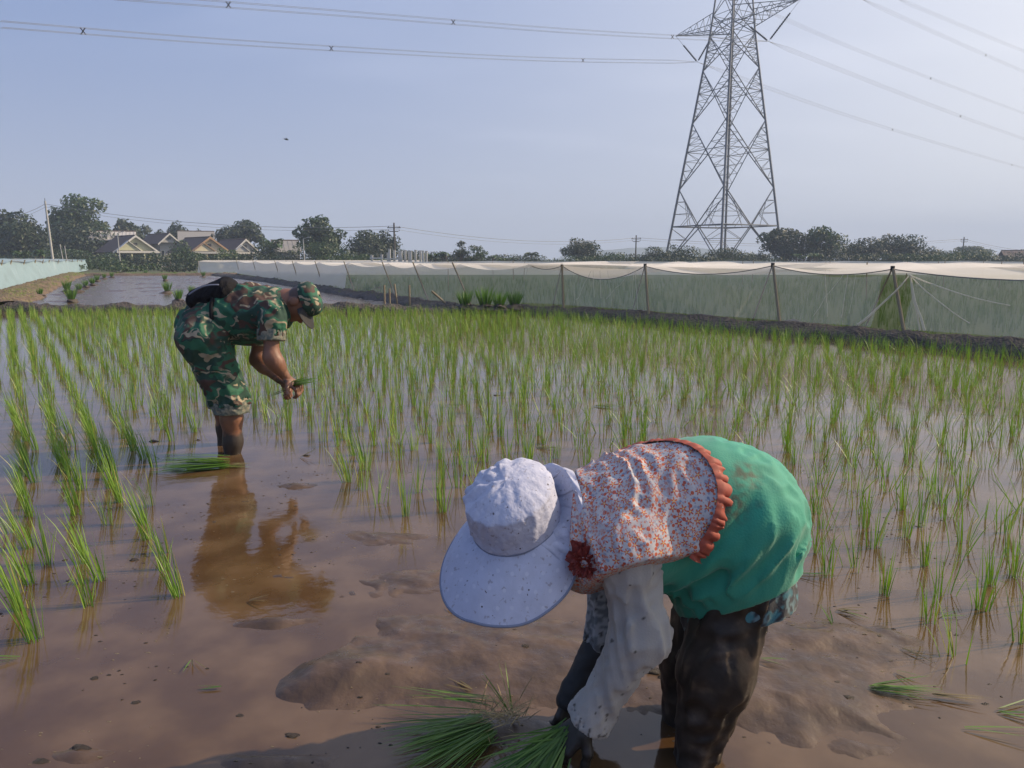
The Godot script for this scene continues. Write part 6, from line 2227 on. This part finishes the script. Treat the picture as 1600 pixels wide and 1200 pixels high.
	var near4 := [Vector3(-1.099, 0.140, -18.154), Vector3(-0.632, 0.140, -18.154), Vector3(-0.297, 0.140, -17.912), Vector3(0.060, 0.140, -18.154)]
	var nw := ["leftmost", "second from left and widest", "third from left", "rightmost"]
	for k in 4:
		var b := thing("seedling_bundle", near4[k], nw[k] + " of four seedling bundles on the bund by the net", "seedling bundle", "bundles on the bund")
		var l := put(up[k][0], "leaves", M.rice, b, Vector3(0, 0.02, 0))
		l.scale = Vector3(1.0, 0.85, 1.0) * [1.0, 1.2, 0.95, 0.95][k]
		put(up[k][1], "mud_foot", M.clod, b)

# ---------------------------------------------------------------- stakes, clods, litter, weeds, bird
func clod_mesh(seed_: int) -> ArrayMesh:
	var g := Geo.new()
	var n := 10
	for j in 7:
		var v := j / 6.0 * PI * 0.62
		for i in n:
			var a := TAU * i / n
			var d := Vector3(sin(v) * cos(a), cos(v), sin(v) * sin(a))
			var r := 1.0 + 0.55 * noise.get_noise_3d(d.x * 1.1 + seed_ * 7.0, d.y * 1.1, d.z * 1.1)
			g.v.append(d * r)
	for j in 6:
		for i in n:
			g.quad(j * n + i, j * n + (i + 1) % n, (j + 1) * n + (i + 1) % n, (j + 1) * n + i)
	return g.mesh()

func weed(n: int, h: float, seed_: int) -> ArrayMesh:
	return clump_mesh(seed_, h, 0.22, n, 0.0, 3)

func build_small():
	rng.seed = 66
	# bamboo stakes on the bund
	var st := [[Vector3(-3.280, 0.100, -19.884), 0.44, 0.0, "leftmost of the bamboo stakes standing on the bund"], [Vector3(-3.193, 0.100, -20.172), 0.34, 0.0, "short second bamboo stake on the bund"], [Vector3(-3.036, 0.100, -20.468), 0.45, -0.07, "third bamboo stake on the bund, leaning left"], [Vector3(-2.600, 0.100, -19.604), 0.45, 0.0, "rightmost upright bamboo stake on the bund"]]
	for s in st:
		var b := thing("bamboo_stake", s[0] - Vector3.UP * 0.08, s[3], "stake", "bamboo stakes on the bund")
		var g := Geo.new()
		var pts := []
		var rr := []
		for k in 9:
			pts.append(Vector3(s[2] * k / 8.0, (s[1] + 0.14) * k / 8.0, 0))
			rr.append(0.027 if k % 2 == 0 else 0.023)
		tube(g, pts, rr, 8)
		put(g.mesh(), "cane", M.bamboo, b)
	var lean := thing("bamboo_stake", Vector3(-1.512, 0.120, -18.995), "bamboo stick lying slanted on the bund left of the four bundles", "stake", "bamboo stakes on the bund")
	put(rod(Vector3(0, -0.04, 0), Vector3(-0.46, 0.36, 0), 0.03, 0.026, 8), "cane", M.bamboo, lean)
	# clods and lumps of mud
	var shapes := []
	for k in 5: shapes.append(clod_mesh(k))
	var named := [[Vector3(-1.263, 0.000, -2.153), 0.018, "small mud clod on the silty water at lower left"], [Vector3(-1.228, 0.000, -2.171), 0.010, "tiny mud lump next to the lower left clod"], [Vector3(-1.115, 0.000, -1.809), 0.030, "knobbly mud lump near the bottom left corner"], [Vector3(-1.186, 0.000, -1.763), 0.026, "mud lump at the very bottom left"], [Vector3(-1.075, 0.000, -2.024), 0.018, "pale crumb of mud in the lower left pool"], [Vector3(-0.582, 0.000, -1.868), 0.021, "dark mud clod below the curved mud bank"], [Vector3(-0.755, 0.000, -1.961), 0.015, "pointed clod at the tip of the curved mud bank"], [Vector3(-2.035, 0.000, -3.744), 0.024, "dark clod between the left rice clumps"], [Vector3(-1.591, 0.000, -3.080), 0.026, "broken clod right of the left rice clumps"], [Vector3(-1.882, 0.000, -3.080), 0.014, "tiny clod among the left rice clumps"], [Vector3(0.960, 0.000, -2.024), 0.018, "dark pebble-like clod right of the planter"], [Vector3(0.966, 0.000, -2.114), 0.012, "small clod above the dark one at right"], [Vector3(1.500, 0.000, -2.426), 0.014, "clod beside the lowest right rice clumps"], [Vector3(-0.143, 0.000, -7.047), 0.035, "dark clod among the middle rice rows"], [Vector3(0.433, 0.000, -2.171), 0.03, "crumbly mud lump between the planter's arm and legs"], [Vector3(0.463, 0.000, -2.146), 0.024, "second crumbly mud lump beside the planter's trousers"], [Vector3(0.041, 0.000, -2.298), 0.016, "small mud lump left of the planter's black arm cover"], [Vector3(1.349, 0.000, -2.017), 0.014, "pale clod by the thin sheaf at right"], [Vector3(-2.491, 0.000, -5.214), 0.05, "dark mud lump breaking the water left of the man"], [Vector3(-2.195, 0.000, -5.252), 0.05, "dark mud lump right behind the man's legs"], [Vector3(-1.321, 0.000, -4.825), 0.03, "mud lump in the water in front of the man"]]
	for c in named:
		var at: Vector3 = c[0]
		at.y = maxf(0.0, mud_height(at.x, at.z)) - c[1] * 0.2
		var o := put(shapes[rng.randi() % 5], "mud_clod", M.clod, self)
		o.transform = Transform3D(Basis(Vector3.UP, rng.randf() * TAU).scaled(Vector3(1.2, 0.6, 0.8) * c[1] * (0.75 if c[1] < 0.04 else 0.55)), at)
		tag(o, c[2], "mud clod", "mud clods")
	# crumbs too many to count
	var mm := MultiMesh.new()
	mm.transform_format = MultiMesh.TRANSFORM_3D
	mm.mesh = shapes[1]
	var xs := []
	for k in 3600:
		var x := rng.randf_range(-2.4, 2.4)
		var z := rng.randf_range(-4.6, -1.5)
		var dens := noise2.get_noise_3d(x * 1.4, 30.0, z * 1.6)
		if dens < rng.randf_range(-0.1, 0.7): continue
		var y := maxf(mud_height(x, z), 0.0)
		xs.append(Transform3D(Basis(Vector3.UP, rng.randf() * TAU).scaled(Vector3(rng.randf_range(0.8, 2.0), 0.6, 1.0) * rng.randf_range(0.0014, 0.005)), Vector3(x, y, z)))
	mm.instance_count = xs.size()
	for i in xs.size(): mm.set_instance_transform(i, xs[i])
	var mi := MultiMeshInstance3D.new()
	mi.name = "mud_crumbs"
	mi.multimesh = mm
	mi.material_override = M.clod
	add_child(mi)
	tag(mi, "scattered crumbs of mud over the wet foreground", "mud crumbs")
	mi.set_meta("kind", "stuff")
	var sm := MultiMesh.new()
	sm.transform_format = MultiMesh.TRANSFORM_3D
	sm.mesh = shapes[3]
	var ss := []
	for k in 2600:
		var x := rng.randf_range(-1.6, 2.2)
		var z := rng.randf_range(-3.6, -1.5)
		if noise2.get_noise_3d(x * 1.7, 50.0, z * 2.0) < rng.randf_range(0.0, 0.8): continue
		ss.append(Transform3D(Basis(Vector3.UP, rng.randf() * TAU).scaled(Vector3(rng.randf_range(1.0, 3.5), 0.4, 1.0) * rng.randf_range(0.0010, 0.0028)), Vector3(x, maxf(mud_height(x, z), 0.0), z)))
	sm.instance_count = ss.size()
	for i in ss.size(): sm.set_instance_transform(i, ss[i])
	var si := MultiMeshInstance3D.new()
	si.name = "straw_specks"
	si.multimesh = sm
	si.material_override = M.bamboo
	add_child(si)
	tag(si, "pale specks of chaff and shell scattered over the wet mud", "chaff")
	si.set_meta("kind", "stuff")
	# single leaves and bits of straw lying about
	var bits := [[Vector3(-1.005, 0.000, -2.246), Vector3(0.35, 0.05, 0.9), 0.10, 3, 0.2, "cut rice blade floating at lower left of the curved mud bank"], [Vector3(-0.858, 0.000, -2.093), Vector3(-0.95, 0.03, 0.2), 0.08, 3, 0.1, "short green blade floating above the lower left pool"], [Vector3(-1.561, 0.000, -2.266), Vector3(-0.9, 0.05, 0.3), 0.16, 3, 0.1, "green blade lying at the left edge of the picture"], [Vector3(0.778, 0.000, -2.227), Vector3(0.85, 0.03, 0.4), 0.10, 3, 0.3, "yellow-green blade on the mud right of the planter's trousers"], [Vector3(1.131, 0.000, -2.927), Vector3(0.85, 0.03, 0.4), 0.2, 6, 0.1, "flattened rice leaves on the water right of the green shirt"], [Vector3(1.175, 0.000, -2.603), Vector3(0.8, 0.02, 0.4), 0.12, 12, 0.9, "dark wet straw tangle at right of the planter"], [Vector3(1.092, 0.000, -2.457), Vector3(-0.3, 0.7, -0.3), 0.08, 4, 0.2, "tiny sprig sticking out of the mud at right"], [Vector3(1.516, 0.000, -2.553), Vector3(0.9, 0.1, -0.3), 0.10, 5, 0.0, "loose bright leaves between the right rice clumps"], [Vector3(1.267, 0.000, -2.327), Vector3(0.8, 0.03, 0.6), 0.12, 5, 0.8, "dark bent stalks lying right of the planter"], [Vector3(1.179, 0.000, -2.189), Vector3(0.7, 0.1, 0.6), 0.09, 4, 0.4, "few thin stalks above the thin sheaf at right"], [Vector3(1.224, 0.000, -1.896), Vector3(0.97, 0.02, 0.2), 0.18, 3, 0.1, "long green blade at the bottom right corner"], [Vector3(1.362, 0.000, -1.979), Vector3(0.98, 0.05, 0.0), 0.14, 8, 0.4, "stranded leaves at the right edge near the bottom"], [Vector3(-0.121, 0.000, -2.066), Vector3(-0.8, 0.02, -0.4), 0.10, 5, 0.9, "brown straw left of the large bundle"], [Vector3(-0.971, 0.000, -2.681), Vector3(0.8, 0.1, 0.2), 0.12, 6, 1.0, "dark twig bits below the man's reflection"], [Vector3(-2.213, 0.000, -4.697), Vector3(-0.9, 0.1, -0.1), 0.18, 4, 0.1, "loose leaves left of the sheaf behind the man"], [Vector3(-2.112, 0.000, -3.472), Vector3(0.6, 0.3, -0.6), 0.10, 3, 1.0, "dark bent twig among the left rice clumps"], [Vector3(-0.232, 0.000, -2.628), Vector3(0.8, 0.1, 0.4), 0.05, 3, 0.5, "yellow straw scrap just below the hat visor"], [Vector3(-1.349, 0.000, -4.777), Vector3(0.6, 0.3, 0.1), 0.12, 6, 0.8, "dark twig in the water in front of the man's legs"], [Vector3(0.717, 0.000, -6.511), Vector3(0.9, 0.05, 0.1), 0.3, 20, 0.2, "mat of flattened leaves floating in the middle rows"], [Vector3(0.172, 0.000, -5.030), Vector3(0.7, 0.05, 0.3), 0.2, 16, 0.3, "floating leaf scraps behind the hat"]]
	for b in bits:
		var at: Vector3 = b[0]
		at.y = maxf(0.0, mud_height(at.x, at.z)) + 0.002
		var o := put(lying(700 + rng.randi() % 1000, b[3], (b[1] as Vector3).normalized(), b[2], 0.012, 0.002, 0.8, b[4]), "loose_leaves", M.rice, self, at)
		tag(o, b[5], "leaf litter", "loose leaves and straw")
	# grass on the banks
	var mats := []
	for k in 3: mats.append(weed(16, 0.22, 800 + k))
	for band in [[[Vector2(-13.3, -19.4), Vector2(-18.0, -28.6), Vector2(-29.6, -51.5), Vector2(-34.5, -61.5)], 1000, 0.5, 0.15, "grassy_bank", "green grass growing along the foot of the blue net"], [[Vector2(-48, -63.5), Vector2(-33, -64.0), Vector2(-22, -64.5)], 900, 1.8, 0.08, "bank_weeds", "weeds along the far bank of the far paddy"], [[Vector2(-3.0, -22.4), Vector2(-7, -30.5), Vector2(-13, -43)], 160, 0.35, 0.12, "net_bank_weeds", "sparse weeds along the foot of the white net"], [[Vector2(1.7, -17.8), Vector2(4.5, -14.0), Vector2(7.2, -10.5)], 50, 0.18, 0.18, "bund_weeds", "sparse weeds on the dark bund beside the net"]]:
		var m2 := MultiMesh.new()
		m2.transform_format = MultiMesh.TRANSFORM_3D
		m2.mesh = mats[0]
		m2.instance_count = band[1]
		var pts: Array = band[0]
		for k in band[1]:
			var s := rng.randi() % (pts.size() - 1)
			var p: Vector2 = pts[s].lerp(pts[s + 1], rng.randf())
			p += Vector2(rng.randfn(), rng.randfn()) * band[2] * 0.5
			m2.set_instance_transform(k, Transform3D(Basis(Vector3.UP, rng.randf() * TAU).scaled(Vector3.ONE * rng.randf_range(0.4, 1.2)), Vector3(p.x, band[3] * 0.7, p.y)))
		var w := MultiMeshInstance3D.new()
		w.name = band[4]
		w.multimesh = m2
		w.material_override = M.rice
		add_child(w)
		tag(w, band[5], "grass")
		w.set_meta("kind", "stuff")
	# a bird crossing the sky
	var bp := Vector3(-19.806, 11.625, -70.000)
	var bird := thing("bird", bp, "small dark bird flying in the sky above the man", "bird")
	var g := Geo.new()
	tube(g, [Vector3(-0.17, 0.02, 0), Vector3(-0.1, 0.01, 0), Vector3(0, 0, 0), Vector3(0.12, -0.02, 0), Vector3(0.2, -0.02, 0), Vector3(0.24, -0.03, 0)], [0.012, 0.03, 0.05, 0.045, 0.03, 0.004], 8)
	put(g.mesh(), "body", M.black, bird)
	for s in [-1.0, 1.0]:
		var wg := Geo.new()
		for k in 7:
			var t := k / 6.0
			var c := Vector3(0.05 - 0.22 * t * t - 0.05 * s * t, 0.16 * t - 0.10 * t * t * (1.0 if s > 0 else -0.6), s * 0.42 * t)
			var ww := 0.09 * (1.0 - t * 0.9)
			wg.v.append_array(PackedVector3Array([c + Vector3(ww, 0, 0), c - Vector3(ww, 0, 0), c + Vector3(ww, 0.008, 0), c + Vector3(-ww, 0.008, 0)]))
		for k in 6:
			wg.quad(k * 4, k * 4 + 1, k * 4 + 5, k * 4 + 4)
			wg.quad(k * 4 + 2, k * 4 + 6, k * 4 + 7, k * 4 + 3)
		put(wg.mesh(), "wing", M.black, bird)
	var tg := Geo.new()
	prism(tg, [Vector3(-0.15, 0.02, 0), Vector3(-0.28, 0.03, 0.06), Vector3(-0.25, 0.03, 0), Vector3(-0.28, 0.03, -0.06)], Vector3(0, 0.006, 0))
	put(tg.mesh(), "tail", M.black, bird)
